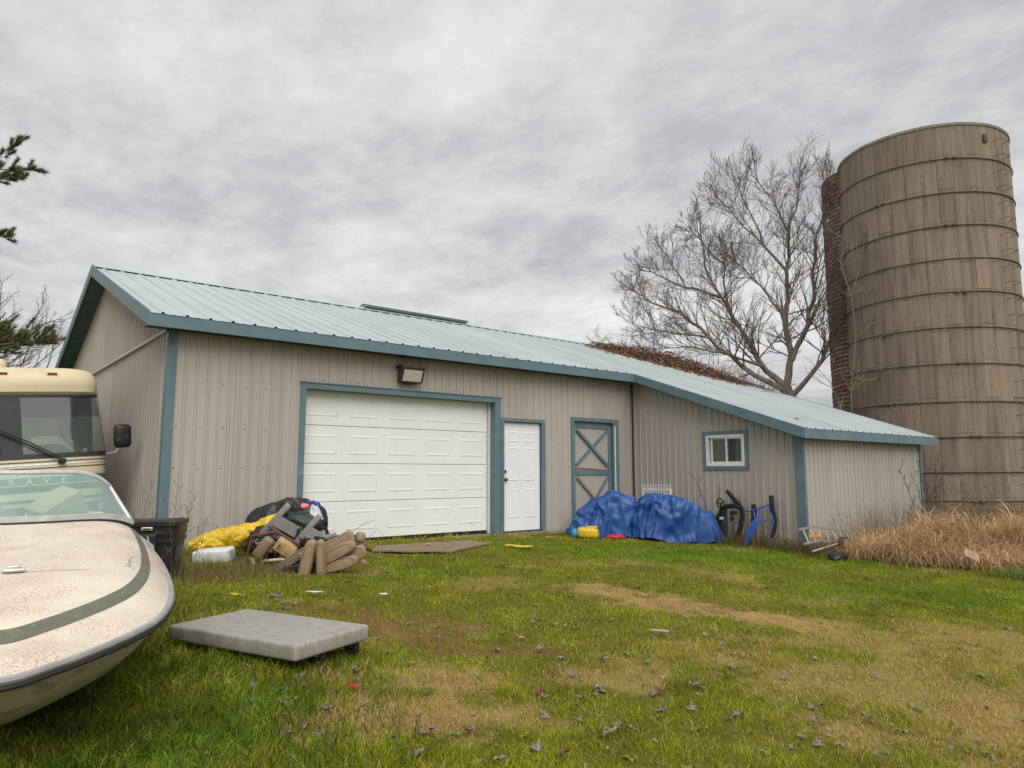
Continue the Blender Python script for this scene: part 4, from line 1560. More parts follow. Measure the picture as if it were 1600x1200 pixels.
# cab interior
MB().box((-1.05, 1.9, 1.0), (1.05, 1.95, 2.4)).box((-1.05, .5, 1.0), (1.05, 1.9, 1.02)).build('cab_lining', M['rv_inside'], rv)
mb = MB()
mb.grid(31, 7, lambda u, v: (-1.0 + 2.0 * u, .18 + .5 * v + .25 * abs(2 * u - 1) ** 4, 1.27 + (.27 * math.exp(-((u - .74) / .15) ** 4) + .22 * math.exp(-((u - .25) / .14) ** 4)) * math.sin(math.pi * min(1, v * .8 + .2)) + .04 * v))
mb.build('dash_top', M['rv_dash'], rv, smooth='all')
for sx in (-.5, .5):
    MB().rbox((sx, 1.25, 1.45), (.5, .16, .8), .07, 3).build('cab_seat', M['rv_dash'], rv, smooth=True)
MB().poly([(.72, .62, 1.5), (.98, .72, 1.42), (.98, .70, 2.05), (.93, .66, 2.08)]).build('curtain', M['rv_inside'], rv)
# bands and trim lines round the nose
rv_patch([1.185, 1.20], -1, 1, M['rv_brown'], 'belt_moulding', .006, back=7.0)
rv_patch([1.10, 1.113], -1, 1, M['rv_brown'], 'belt_moulding', .006, back=7.0)
rv_patch([1.145, 1.163], -1, 1, M['alu'], 'belt_moulding', .005, back=7.0)
rv_patch([.90, .94, .985], -1, 1, M['rv_teal'], 'teal_band', .005, back=7.0)
rv_patch([.79, .83, .875], -1, 1, M['rv_brown'], 'brown_band', .005, back=7.0)
rv_patch([.66, .69], -1, 1, M['black'], 'bumper_trim', .02, back=7.0)
rv_patch([.40, .5, .60], -.96, .96, M['black'], 'grille', .02)
for sg in (-1, 1):
    rv_patch([.68, .72, .76], sg * .86, sg * .97, M['orange'], 'turn_signal', .02, nu=9)
    rv_patch([.44, .50, .58], sg * .58, sg * .76, M['lens'], 'headlight', .035, nu=9)
# letters across the nose, one part each
for ch, lx in zip('BRAVE', (-.145, .05, .245, .44, .635)):
    cu = bpy.data.curves.new('letter', 'FONT')
    cu.body = ch
    cu.size = .115
    cu.align_x = 'CENTER'
    cu.extrude = .004
    tmp = bpy.data.objects.new('tmp_letter', cu)
    COL.objects.link(tmp)
    me = bpy.data.meshes.new_from_object(tmp)
    bpy.data.objects.remove(tmp, do_unlink=True)
    me.transform(Matrix.Translation((lx, -.042 + .02 * lx * lx, .895)) @ Matrix.Rotation(R(90), 4, 'X'))
    me.materials.clear()
    link('letter', me, M['white_letter'], rv)
# lamps on the brow, roof unit
for lx in (-.70, -.02, .56):
    yf, hw = lev(2.40)
    p = rvp(math.asin(min(1, abs(lx) / hw) ** 2.1) / (math.pi / 2) * (1 if lx > 0 else -1), 2.42, yf, hw)
    MB().rbox((lx, p[1] + .005, 2.425), (.12, .03, .035), .006, 2, (R(25), 0, 0)).build('marker_light', M['amber'], rv)
mb = MB()
mb.rbox((-.25, 2.1, 2.67), (.75, 1.0, .24), .08, 3)
mb.build('roof_air_conditioner', M['rv_cream'], rv, smooth=True)
# wipers
for (bx_, tipx, tipz) in ((.62, -.09, 1.78), (-.62, -1.0, 1.7)):
    def wsp(x, z, o=.03):
        yf, hw = lev(z)
        return (x, rvp(math.asin(min(1, abs(x) / hw) ** 2.1) / (math.pi / 2), z, yf, hw)[1] - o, z)
    arm = MB()
    a = wsp(bx_, 1.19)
    b = wsp(tipx, 1.62, .05)
    for off in (0, .035):
        arm.tube([(a[0], a[1] - .03, a[2] + off), wsp((bx_ + tipx) / 2, 1.42 + off, .06), (b[0], b[1], b[2] + off)], .010, 6)
    arm.rbox((a[0], a[1] - .02, a[2]), (.09, .07, .07), .015, 2)
    wa = arm.build('wiper_arm', M['black'], rv)
    MB().tube([wsp(tipx - .09, 1.98, .035), wsp(tipx - .02, 1.65, .035), wsp(tipx + .03, 1.32, .035)], [.006, .012, .006], 6).build('wiper_blade', M['black'], wa)
# mirrors
for sg in (-1, 1):
    mb = MB()
    mb.rbox((sg * 1.39, .12, 1.50), (.23, .15, .34), .065, 4)
    mr = mb.build('wing_mirror', M['black_plastic'], rv, smooth=True)
    MB().tube([(sg * 1.12, .32, 1.24), (sg * 1.30, .14, 1.27), (sg * 1.37, .12, 1.36)], .014, 6).build('mirror_arm', M['alu'], mr)
MB().rbox((.95, .37, 1.33), (.05, .004, .055), .001, 1).build('sticker', M['white_letter'], rv)
for (wx, wy) in ((-.95, 1.3), (.95, 1.3), (-.95, 5.4), (.95, 5.4)):
    mb = MB()
    prof = [(-.12, .20), (-.12, .36), (-.09, .41), (.09, .41), (.12, .36), (.12, .20)]
    mb.grid(24, 6, lambda u, v, wx=wx, wy=wy: (wx + prof[round(v * 5)][0], wy + prof[round(v * 5)][1] * math.cos(2 * math.pi * u), .42 + prof[round(v * 5)][1] * math.sin(2 * math.pi * u)), close_u=True)
    wh = mb.build('wheel', M['black'], rv, smooth=True)
    MB().grid(20, 3, lambda u, v, wx=wx, wy=wy: (wx + (.10 if wx > 0 else -.10) * [1, .8, .7][round(v * 2)], wy + [.2, .16, .01][round(v * 2)] * math.cos(2 * math.pi * u), .42 + [.2, .16, .01][round(v * 2)] * math.sin(2 * math.pi * u)), close_u=True).build('rim', M['alu'], wh)

# ------------------------------------------------------------------ loose things in the yard
def LD(l_, d_):
    return (FW[0] * d_ + RT[0] * l_, FW[1] * d_ + RT[1] * l_)


M['tarp'] = mat('blue_tarp', (0.009, 0.048, 0.205), 0.40, 0.30, 3.0, spec=0.45, col2=(0.028, 0.100, 0.32), bump=0.4, bscale=6.0)
M['tarp_black'] = mat('black_tarp', (0.018, 0.019, 0.021), 0.42, 0.3, 6.0, spec=0.5, bump=0.4, bscale=14.0)
M['yellow'] = mat('yellow_tarp', (0.62, 0.42, 0.020), 0.42, 0.15, 6.0, spec=0.45, bump=0.4, bscale=16.0)
M['tan'] = mat('tan_leather', (0.30, 0.205, 0.130), 0.5, 0.12, 5.0, spec=0.4, bump=0.1, bscale=50)
M['tan_dark'] = mat('tan_plastic', (0.22, 0.155, 0.105), 0.55, 0.15, 5.0)
M['grey_plastic'] = mat('grey_moulded_plastic', (0.315, 0.298, 0.258), 0.6, 0.14, 5.0, bump=0.15, bscale=35, stretch=(2, 8, 2), speck=[((0.20, 0.19, 0.165), 3.0, 0.58, 0.55), ((0.17, 0.165, 0.15), 26.0, 0.62, 0.4)])
M['trim_grey'] = mat('grey_trim_plastic', (0.26, 0.25, 0.24), 0.55, 0.1, 6.0)
M['foam'] = mat('crumbling_foam', (0.46, 0.31, 0.15), 0.95, 0.25, 12.0, bump=0.5, bscale=40)
M['brick'] = mat('old_brick', (0.20, 0.12, 0.09), 0.9, 0.25, 10.0, bump=0.3)
M['white_bag'] = mat('white_plastic', (0.62, 0.63, 0.62), 0.5, 0.10, 8.0, bump=0.3, bscale=20, speck=[((0.3, 0.27, 0.2), 6.0, 0.62, 0.5)])
M['blue_bag'] = mat('royal_blue_plastic', (0.03, 0.07, 0.42), 0.4, 0.2, 9.0, bump=0.3, bscale=25)
M['red'] = mat('red_plastic', (0.38, 0.022, 0.03), 0.5, 0.2, 10.0)
M['pink'] = mat('faded_pink_plastic', (0.60, 0.20, 0.19), 0.6, 0.2, 12.0)
M['teal_bag'] = mat('teal_plastic', (0.05, 0.26, 0.42), 0.5, 0.2, 9.0)
M['orange_strap'] = mat('orange_strap', (0.65, 0.25, 0.03), 0.6, 0.15, 9.0)
M['rusty'] = mat('rusty_steel', (0.16, 0.065, 0.035), 0.85, 0.35, 10.0, bump=0.2)
M['sled_blue'] = mat('scuffed_blue_plastic', (0.035, 0.12, 0.46), 0.42, 0.2, 8.0, spec=0.5, speck=[((0.20, 0.26, 0.42), 10.0, 0.60, 0.5)])


def ridged(p, oct=3):
    v, a, f = 0.0, 1.0, 1.0
    for _ in range(oct):
        v += a * (1 - 2 * abs(mnoise.noise(Vector(p) * f)))
        a *= 0.5
        f *= 2.1
    return v


def tarp_heap(name, m, cx, cy, tops, ra, rb, amp, seed, pw=8.0, **kw):
    """cloth thrown over a heap: tops = [(a, height)] along the long axis (RT direction)"""
    def top(a):
        if a <= tops[0][0]:
            return tops[0][1]
        for (p, q) in zip(tops, tops[1:]):
            if a <= q[0]:
                k = (a - p[0]) / (q[0] - p[0])
                k = k * k * (3 - 2 * k)
                return p[1] + (q[1] - p[1]) * k
        return tops[-1][1]
    o = thing(name, (cx, cy, gzf(cx, cy)), (0, 0, 0), **kw) if False else None
    mb = MB()

    def fn(u, v):
        th = 2 * math.pi * u
        e = 1 + .08 * math.sin(3 * th + seed) + .06 * math.sin(5 * th + 2 * seed) + .03 * math.sin(11 * th + seed)
        w = v ** 0.75
        a = ra * e * w * math.cos(th)
        b = rb * e * w * math.sin(th)
        h = top(a) * (1 - w ** pw)
        x, y = cx + RT[0] * a + FW[0] * b, cy + RT[1] * a + FW[1] * b
        q = Vector((a * 2.0 + seed, b * 2.0, h * 1.5))
        wq = Vector((mnoise.noise(q * 1.1), mnoise.noise(q * 1.1 + Vector((5, 5, 5))), mnoise.noise(q * 1.1 + Vector((9, 2, 5)))))
        q2 = q + wq * .8
        big = mnoise.noise(q * .9 + Vector((3, 1, 7)))
        drape = ridged(Vector((math.cos(th) * 2.3, math.sin(th) * 2.3, seed)) + wq * .35 + Vector((0, 0, h * .35)), 3)
        diag = ridged(Vector((q2.x * 1.1 + q2.y * .7, q2.y * 1.1 - q2.z * .5, q2.z * 1.3)), 2)
        fine = ridged(Vector((q2.x * 3.3, q2.y * 3.3, q2.z * 2.0)), 2)
        k = big * .8 + drape * .55 * min(1, w * 1.3) + diag * .45 + fine * .16 - .55
        rad = Vector((RT[0] * a + FW[0] * b, RT[1] * a + FW[1] * b, 0))
        rad = rad.normalized() if rad.length > 1e-4 else Vector((0, 0, 0))
        d_ = amp * k * (0.45 + 0.55 * min(1, w * 1.5))
        z = gzf(x, y)
        return (x + rad.x * d_ * w, y + rad.y * d_ * w, max(z - .01, z + h + d_ * .8 * (1 - .5 * w)))
    mb.grid(200, 70, fn, close_u=True)
    return mb.build(name, m, None, smooth='all', **kw)


x, y = LD(1.86, 13.62)
tarp_heap('blue_tarp_heap', M['tarp'], 10.22, 9.66, [(-.66, .40), (-.45, .50), (-.15, .70), (.12, .84), (.40, .78), (.66, .55)], .66, .42, .13, 2.3,
          label='rounded blue tarp heap in front of the braced door', cat='tarp')
tarp_heap('blue_tarp_heap', M['tarp'], 11.06, 8.66, [(-.76, .66), (-.40, .80), (-.05, .80), (.25, .68), (.52, .50), (.8, .30)], .77, .44, .15, 8.1,
          label='longer blue tarp heap sloping down against the wing wall', cat='tarp')


def lump(name, m, c, r, rot=(0, 0, 0), amp=.15, freq=1.6, seed=0, nu=48, nv=28, parent=None, floor=None, smooth='all', **kw):
    from mathutils import Euler
    mb = MB()
    rm_ = Euler(rot).to_matrix()

    def fn(u, v):
        th, ph = 2 * math.pi * u, math.pi * v
        d_ = Vector((math.sin(ph) * math.cos(th), math.sin(ph) * math.sin(th), math.cos(ph)))
        wv = d_ * freq + Vector((seed, seed * 1.7, 0))
        k = 1 + amp * 1.2 * (ridged(wv + Vector((mnoise.noise(wv), mnoise.noise(wv + Vector((3, 3, 3))), 0)) * .7, 4) - .5)
        p = Vector((d_.x * r[0], d_.y * r[1], d_.z * r[2])) * k
        p = rm_ @ p + Vector(c)
        if floor is not None:
            p.z = max(p.z, floor)
        return p
    mb.grid(nu, nv, fn, close_u=True)
    return mb.build(name, m, parent, smooth=smooth, **kw)


def rod_lump(name, m, pts, rad, amp, seed, n=26, **kw):
    """bundle of crumpled sheet along a path"""
    mb = MB()
    P_ = [Vector(p) for p in pts]
    N = 40

    def at(t):
        t *= len(P_) - 1
        i = min(int(t), len(P_) - 2)
        return P_[i].lerp(P_[i + 1], t - i)

    def rr(t):
        t *= len(rad) - 1
        i = min(int(t), len(rad) - 2)
        return rad[i] + (rad[i + 1] - rad[i]) * (t - i)

    def fn(u, v):
        c = at(v)
        t = (at(min(1, v + .02)) - at(max(0, v - .02))).normalized()
        s_ = t.cross(Vector((0, 0, 1))).normalized()
        up = s_.cross(t)
        a = 2 * math.pi * u
        d_ = s_ * math.cos(a) + up * math.sin(a)
        k = 1 + amp * (ridged(Vector((c.x * 7 + seed, c.y * 7, c.z * 4)) + d_ * 1.5, 4) - .4) + .5 * amp * mnoise.noise(Vector((c.x * 3, c.y * 3, seed)) + d_)
        return c + d_ * rr(v) * k
    mb.grid(n * 2, N * 3, fn, close_u=True)
    return mb.build(name, m, None, smooth='all', **kw)


# yellow can and scraps in front of the tarps
gx_, gy_ = 9.55, 9.56
yc = thing('yellow_watering_can', (gx_, gy_, gzf(gx_, gy_)), (0, 0, R(-40)), label='small yellow plastic can with a teal end by the blue tarp', cat='plastic can')
MB().rbox((.05, 0, .10), (.40, .20, .20), .07, 4, (0, R(4), 0)).rbox((.12, 0, .20), (.22, .12, .05), .02, 3).build('can_body', M['yellow'], yc, smooth=True)
lump('can_end', M['teal_bag'], (-.20, 0, .09), (.06, .09, .09), amp=.05, seed=2, parent=yc, floor=0, nu=20, nv=12)
x, y = 9.93, 9.15
lump('red_scrap', M['red'], (x, y, gzf(x, y) + .03), (.15, .06, .055), (0, 0, R(-39)), .3, 1.8, 5, 24, 12, label='crumpled red plastic scrap under the edge of the tarp', cat='scrap')
# slats of a crate poking up behind the second tarp
cr_ = thing('white_crate', (11.35, 9.35, gzf(11.35, 9.35)), (0, 0, R(-84)), label='white slatted crate showing above the blue tarp', cat='crate')
for i in range(11):
    MB().box((-.32 + i * .064, -.015, .55), (-.30 + i * .064, .0, 1.02)).build('slat', M['white_bag'], cr_)
MB().box((-.33, .001, .90), (.36, .018, .93)).box((-.33, .001, 0), (-.29, .018, .9)).box((.32, .001, 0), (.36, .018, .9)).build('frame', M['vinyl'], cr_)

# --- two upright snow racer sleds leaning on the wing wall
def WP(zx, zy, dx=0.0):
    """position on the wing wall face: along -Y and up"""
    px, py = zx * .15, zy * .15
    return Vector((11.78 - dx + .10 * (py / 105.0 - .5) * -1, 8.62 - (px + 3) * .01355, 1.155 - (py + 7) / 80.0))


def pan(pts_w, m, name, parent, th=.05, dx=0.0, lift=.06):
    """ribbon shell: list of (zx, zy, half width)"""
    mb = MB()
    n_ = len(pts_w)

    def fn(u, v):
        t = v * (n_ - 1)
        i = min(int(t), n_ - 2)
        k = t - i
        a, b = pts_w[i], pts_w[i + 1]
        p = WP(a[0] + (b[0] - a[0]) * k, a[1] + (b[1] - a[1]) * k, dx)
        w = a[2] + (b[2] - a[2]) * k
        q0, q1 = WP(a[0], a[1]), WP(b[0], b[1])
        d_ = (q1 - q0).normalized()
        s_ = Vector((0, -d_.z, d_.y)).normalized()
        c = math.cos(2 * math.pi * u)
        sn = math.sin(2 * math.pi * u)
        return p + s_ * (w * math.copysign(abs(c) ** .6, c)) + Vector((-1, 0, 0)) * (th * math.copysign(abs(sn) ** .6, sn) * .5)
    mb.grid(20, 26, fn, close_u=True)
    b_ = len(mb.v) - 20 * 26
    mb.f.append([b_ + i * 26 for i in range(20)])
    mb.f.append([b_ + i * 26 + 25 for i in range(20)][::-1])
    return mb.build(name, m, parent, smooth=True, world=True)


s1 = thing('snow_racer_sled', (11.7, 8.1, gzf(11.7, 8.1)), label='black snow racer sled with steering wheel standing against the wall', cat='sled')
pan([(240, 720, .17), (225, 560, .155), (235, 460, .12), (255, 390, .08), (265, 330, .06)], M['black_plastic'], 'seat_shell', s1, .07, .04)
pan([(280, 172, .035), (330, 225, .048), (390, 290, .05), (440, 340, .05), (450, 420, .05), (430, 520, .05), (395, 620, .04), (370, 700, .03)], M['black_plastic'], 'ski', s1, .035, .0)
pan([(232, 400, .04), (300, 330, .045), (380, 318, .045), (450, 345, .04)], M['black_plastic'], 'front_fork', s1, .03, .06)
pan([(330, 395, .04), (400, 385, .03)], M['black_plastic'], 'foot_rest', s1, .04, .03)
pan([(345, 425, .04), (350, 470, .03)], M['black_plastic'], 'brake_pad', s1, .04, .03)
mb = MB()
c = WP(262, 302, .14)
mb.ring(c, .098, .014, rot=Matrix.Rotation(R(78), 3, 'Y') @ Matrix.Rotation(R(15), 3, 'X'), n=26)
for k in range(3):
    a = R(30 + 120 * k)
    mb.tube([c, c + Vector((0, .095 * math.cos(a), .095 * math.sin(a)))], .012, 6)
mb.tube([c, WP(255, 380, .05)], .018, 8)
mb.build('steering_wheel', M['black_plastic'], s1, smooth=True, world=True)
c = WP(265, 447, .115)
MB().rbox(c, (.012, .085, .05), .005, 2).build('white_label', M['white_bag'], s1, world=True)
s2 = thing('snow_racer_sled', (11.7, 7.35, gzf(11.7, 7.35)), label='blue snow racer sled with black skis standing nearest the corner trim', cat='sled')
pan([(490, 745, .03), (520, 680, .055), (560, 580, .075), (600, 500, .07), (622, 450, .045)], M['sled_blue'], 'seat_shell', s2, .07, .12)
pan([(735, 208, .045), (742, 260, .05), (745, 330, .05), (770, 420, .05), (768, 510, .045), (742, 610, .03)], M['black_plastic'], 'ski', s2, .035, .0)
pan([(560, 300, .05), (570, 350, .06), (562, 450, .05), (545, 540, .045), (512, 650, .03)], M['black_plastic'], 'ski', s2, .035, .0)
mb = MB()
mb.tube([WP(480, 362, .06), WP(560, 365, .09), WP(650, 330, .09), WP(735, 296, .06)], .016, 8)
mb.tube([WP(590, 360, .09), WP(620, 460, .10)], .016, 8)
mb.tube([WP(655, 330, .09), WP(635, 460, .10)], .014, 8)
mb.tube([WP(700, 330, .05), WP(750, 380, .05), WP(772, 450, .05), WP(752, 560, .05)], .012, 8)
mb.tube([WP(650, 450, .08), WP(710, 440, .05)], .012, 8)
mb.build('front_frame', M['sled_blue'], s2, smooth=True, world=True)

# --- step ladder and wheel at the wing front wall
lx0, lx1, ly = 10.95, 12.75, 6.12
lad = thing('step_ladder', (12.5, ly, gzf(12.5, ly)), label='aluminium ladder lying on its side in the weeds by the corner', cat='ladder')
for (za, zb_, dy) in ((.17, .02, .0), (-.05, -.14, -.08)):
    mb = MB()
    mb.tube([(lx0, ly + dy, za), (lx0 + .5, ly + dy, za + .03), (lx1, ly + dy, zb_)], .022, 4)
    mb.build('rail', M['trim_grey'], lad, world=True)
for i in range(7):
    k = (i + .6) / 7.5
    xx = lx0 + (lx1 - lx0) * k
    MB().tube([(xx, ly, .18 - .15 * k), (xx + .02, ly - .08, -.04 - .10 * k)], .013, 6).build('rung', M['alu'], lad, world=True)
MB().tube([(lx0 + .15, ly - .14, -.17), (lx0 + 1.1, ly - .16, -.08)], .014, 6).build('brace_bar', M['alu'], lad, world=True)
MB().rbox((lx0 + .42, ly - .06, .05), (.40, .02, .045), .008, 2, (0, R(2), 0)).build('strap', M['orange_strap'], lad, world=True)
cw = thing('cart_wheel', (12.02, 5.92, gzf(12.02, 5.92)), label='small grey hubbed wheel beside the lying ladder', cat='wheel')
mb = MB()
prof = [(-.05, .03), (-.05, .09), (-.035, .125), (.035, .125), (.05, .09), (.05, .03)]
mb.grid(22, 6, lambda u, v: (prof[round(v * 5)][1] * math.cos(2 * math.pi * u), prof[round(v * 5)][0], .22 + prof[round(v * 5)][1] * math.sin(2 * math.pi * u)), close_u=True)
mb.build('tyre', M['bronze'], cw, smooth=True)
mb = MB()
mb.grid(22, 4, lambda u, v: ([.085, .06, .03, .002][round(v * 3)] * math.cos(2 * math.pi * u), -.052 - [0, .012, .02, .025][round(v * 3)], .22 + [.085, .06, .03, .002][round(v * 3)] * math.sin(2 * math.pi * u)), close_u=True)
mb.build('hub', M['trim_grey'], cw, smooth=True)
MB().tube([(-.05, 0, .22), (.5, .1, .28)], .018, 8).build('axle', M['bronze'], cw)
x, y = 11.45, 5.75
lump('black_scrap', M['black_plastic'], (x, y, gzf(x, y) + .04), (.17, .10, .06), (0, 0, .3), .45, 1.7, 3, 26, 14, label='black plastic scrap lying below the ladder', cat='scrap')
x, y = 12.85, 5.95
lump('red_cup', M['red'], (x, y, gzf(x, y) + .27), (.075, .06, .045), (0, 0, 0), .2, 1.5, 7, 20, 12, label='small bright red plastic cup caught in the weeds right of the ladder', cat='cup')
# weathered board pieces and cardboard in the dry grass
M['pale_card'] = mat('weathered_card', (0.40, 0.30, 0.23), 0.9, 0.15, 6.0, bump=0.2)
cx_, cy_ = 12.45, 4.15
cd = thing('cardboard_flap', (cx_, cy_, gzf(cx_, cy_)), (0, 0, R(-39)), label='folded pale cardboard sticking out of the dry grass mound', cat='cardboard')
MB().rbox((0, 0, .24), (.24, .012, .16), .004, 1, (R(-35), R(28), 0)).build('flap', M['pale_card'], cd)
MB().rbox((-.14, .03, .15), (.12, .012, .16), .004, 1, (R(20), R(-30), R(25))).build('flap', M['pale_card'], cd)
bd = MB().rbox((0, 0, 0), (1.5, .16, .035), .006, 1).build('old_board', M['bare_wood'], None, label='weathered board lying at the right in front of the silo', cat='board')
bd.location = (14.9, 4.35, gzf(14.9, 4.35) + .30)
bd.rotation_euler = (R(10), R(3), R(-35))

# --- grey moulded platform on wheels in the foreground
cz_ = gzf(1.95, 5.11)
pl = thing('platform_cart', (1.95, 5.11, cz_), (0, 0, R(-68.2)), label='flat grey plastic platform cart standing in the foreground grass', cat='cart')
mb = MB()
mb.rbox((0, 0, .145), (1.24, .70, .105), .022, 4)
mb.build('deck', M['grey_plastic'], pl, smooth=True)
mb = MB()
mb.box((-.55, -.22, .05), (.55, -.18, .095)).box((-.55, .22, .05), (.55, .26, .095))
mb.build('under_frame', M['black'], pl)
for (wx, wy) in ((.52, -.05), (.52, .28), (-.50, -.1), (-.50, .25)):
    mb = MB()
    prof = [(-.025, .02), (-.025, .045), (-.018, .055), (.018, .055), (.025, .045), (.025, .02)]
    mb.grid(20, 6, lambda u, v, wx=wx, wy=wy: (wx + prof[round(v * 5)][1] * math.cos(2 * math.pi * u), wy + prof[round(v * 5)][0], .05 + prof[round(v * 5)][1] * math.sin(2 * math.pi * u)), close_u=True)
    w_ = mb.build('wheel', M['black'], pl, smooth=True)
    MB().rbox((wx, wy, .075), (.05, .075, .04), .006, 1).build('wheel_fork', M['trim_grey'], w_)

# --- ribbed black bin between boat and barn
bx_, by_ = 1.80, 8.62
bn_ = thing('black_tool_bin', (bx_, by_, gzf(bx_, by_)), (0, 0, R(-26)), label='ribbed black plastic bin with a metal latch behind the boat', cat='bin')
mb = MB()
prof = [(.40, .0), (.42, .10), (.435, .26), (.445, .36), (.447, .39), (.462, .39), (.462, .42), (.452, .425), (.455, .47), (.466, .47), (.466, .50), (.458, .505), (.462, .56), (.478, .565), (.478, .61), (.45, .612), (.44, .59), (.42, .2), (0.01, .2)]


def rrect(u, w, d_, r=.08):
    a = 2 * math.pi * u
    c, s_ = math.cos(a), math.sin(a)
    e = .28
    return (w * math.copysign(abs(c) ** e, c), d_ * math.copysign(abs(s_) ** e, s_))


mb.grid(64, len(prof), lambda u, v: (lambda p, q: (q[0], q[1], p[1]))(prof[round(v * (len(prof) - 1))], rrect(u, prof[round(v * (len(prof) - 1))][0], prof[round(v * (len(prof) - 1))][0] - .14)), close_u=True)
mb.build('bin_body', M['black_plastic'], bn_, smooth=True)
mb = MB()
mb.rbox((.18, -.345, .54), (.11, .012, .035), .012, 3)
lt = mb.build('latch', M['alu'], bn_, smooth=True)
MB().rbox((.18, -.353, .54), (.075, .012, .012), .005, 2).build('latch_slot', M['black'], lt)
MB().rbox((.20, -.36, .36), (.16, .06, .26), .02, 2).build('bin_strap', M['black'], bn_)
MB().rbox((.21, -.395, .43), (.014, .01, .08), .004, 1, (0, R(-15), 0)).build('strap_buckle', M['alu'], bn_)

# --- the heap left of the garage door
yb_ = rod_lump('yellow_tarp_bundle', M['yellow'], [(2.68, 9.90, .17), (2.84, 9.83, .17), (3.10, 9.73, .22), (3.34, 9.63, .29), (3.56, 9.52, .37), (3.70, 9.44, .44)], [.03, .10, .125, .135, .125, .10, .12, .10], .24, 3.0, label='long bright yellow tarp bundle lying across the rubbish heap', cat='tarp')
wb = MB().rbox((0, 0, 0), (.46, .26, .17), .03, 3).build('white_foam_block', M['white_bag'], None, smooth=True, label='dirty white block on the ground under the yellow bundle', cat='block')
wb.location = (2.86, 9.42, gzf(2.86, 9.42) + .07)
wb.rotation_euler = (R(5), R(-4), R(-34))
bt_ = tarp_heap('black_tarp_heap', M['tarp_black'], 3.95, 9.72, [(-.5, .52), (-.2, .66), (.05, .74), (.3, .66), (.5, .5)], .52, .42, .10, 5.5, label='crumpled black sheet piled against the wall left of the garage', cat='tarp')
lump('blue_bag', M['blue_bag'], (4.16, 9.50, .62), (.085, .035, .06), (0, R(15), R(-35)), .5, 1.5, 9, 40, 24, label='small royal blue bag on top of the black sheet', cat='bag')
lump('white_cloth', M['white_bag'], (4.12, 9.20, .40), (.08, .06, .21), (0, R(-18), .3), .30, 1.9, 6, 24, 18, label='white cloth hanging down the right side of the heap', cat='cloth')
lump('dark_green_bag', mat('dark_green_plastic', (0.02, 0.035, 0.03), 0.45, 0.25, 8.0, bump=0.3), (3.95, 9.25, .42), (.26, .14, .12), (0, R(12), R(-30)), .25, 1.5, 12, 30, 18, label='shiny dark green bag under the white cloth', cat='bag')
lump('food_wrapper', M['pink'], (4.02, 9.42, .63), (.07, .05, .035), (0, 0, .3), .35, 1.9, 15, 18, 12, label='pink and tan wrapper on the black sheet', cat='wrapper')
lump('tan_wrapper', M['cardboard'], (3.88, 9.44, .60), (.09, .05, .03), (.3, 0, .8), .35, 1.9, 18, 18, 12, label='tan paper scrap on the black sheet', cat='paper')
lump('dark_coat', M['tarp_black'], (3.66, 9.30, .20), (.34, .22, .22), (0, 0, R(-20)), .22, 1.5, 21, 34, 20, floor=gzf(3.66, 9.3) - .02, label='dark crumpled cloth at the core of the heap', cat='cloth')


def tpiece(name, c, rot, label):
    t_ = thing(name, c, rot, label=label, cat='trim panel')
    mb = MB()
    mb.rbox((0, 0, .0), (.50, .04, .075), .012, 2)
    mb.build('cross_plate', M['trim_grey'], t_, smooth=True)
    mb = MB()
    mb.prism([(-.07, -.03), (.07, -.03), (.12, -.30), (-.02, -.34)], -.018, .018)
    mb.build('stem_plate', M['trim_grey'], t_)
    MB().tube([(.10, -.02, -.30), (.0, -.05, -.38)], .018, 6).build('mount_stub', M['black_plastic'], t_)
    return t_


tpiece('grey_trim_panel', (3.50, 9.10, .50), (R(10), R(-48), R(-35)), 'grey T shaped plastic panel crossing the yellow bundle')
tpiece('grey_trim_panel', (3.80, 8.80, .36), (R(5), R(-50), R(-38)), 'grey T shaped plastic panel lying lower beside the car seat')
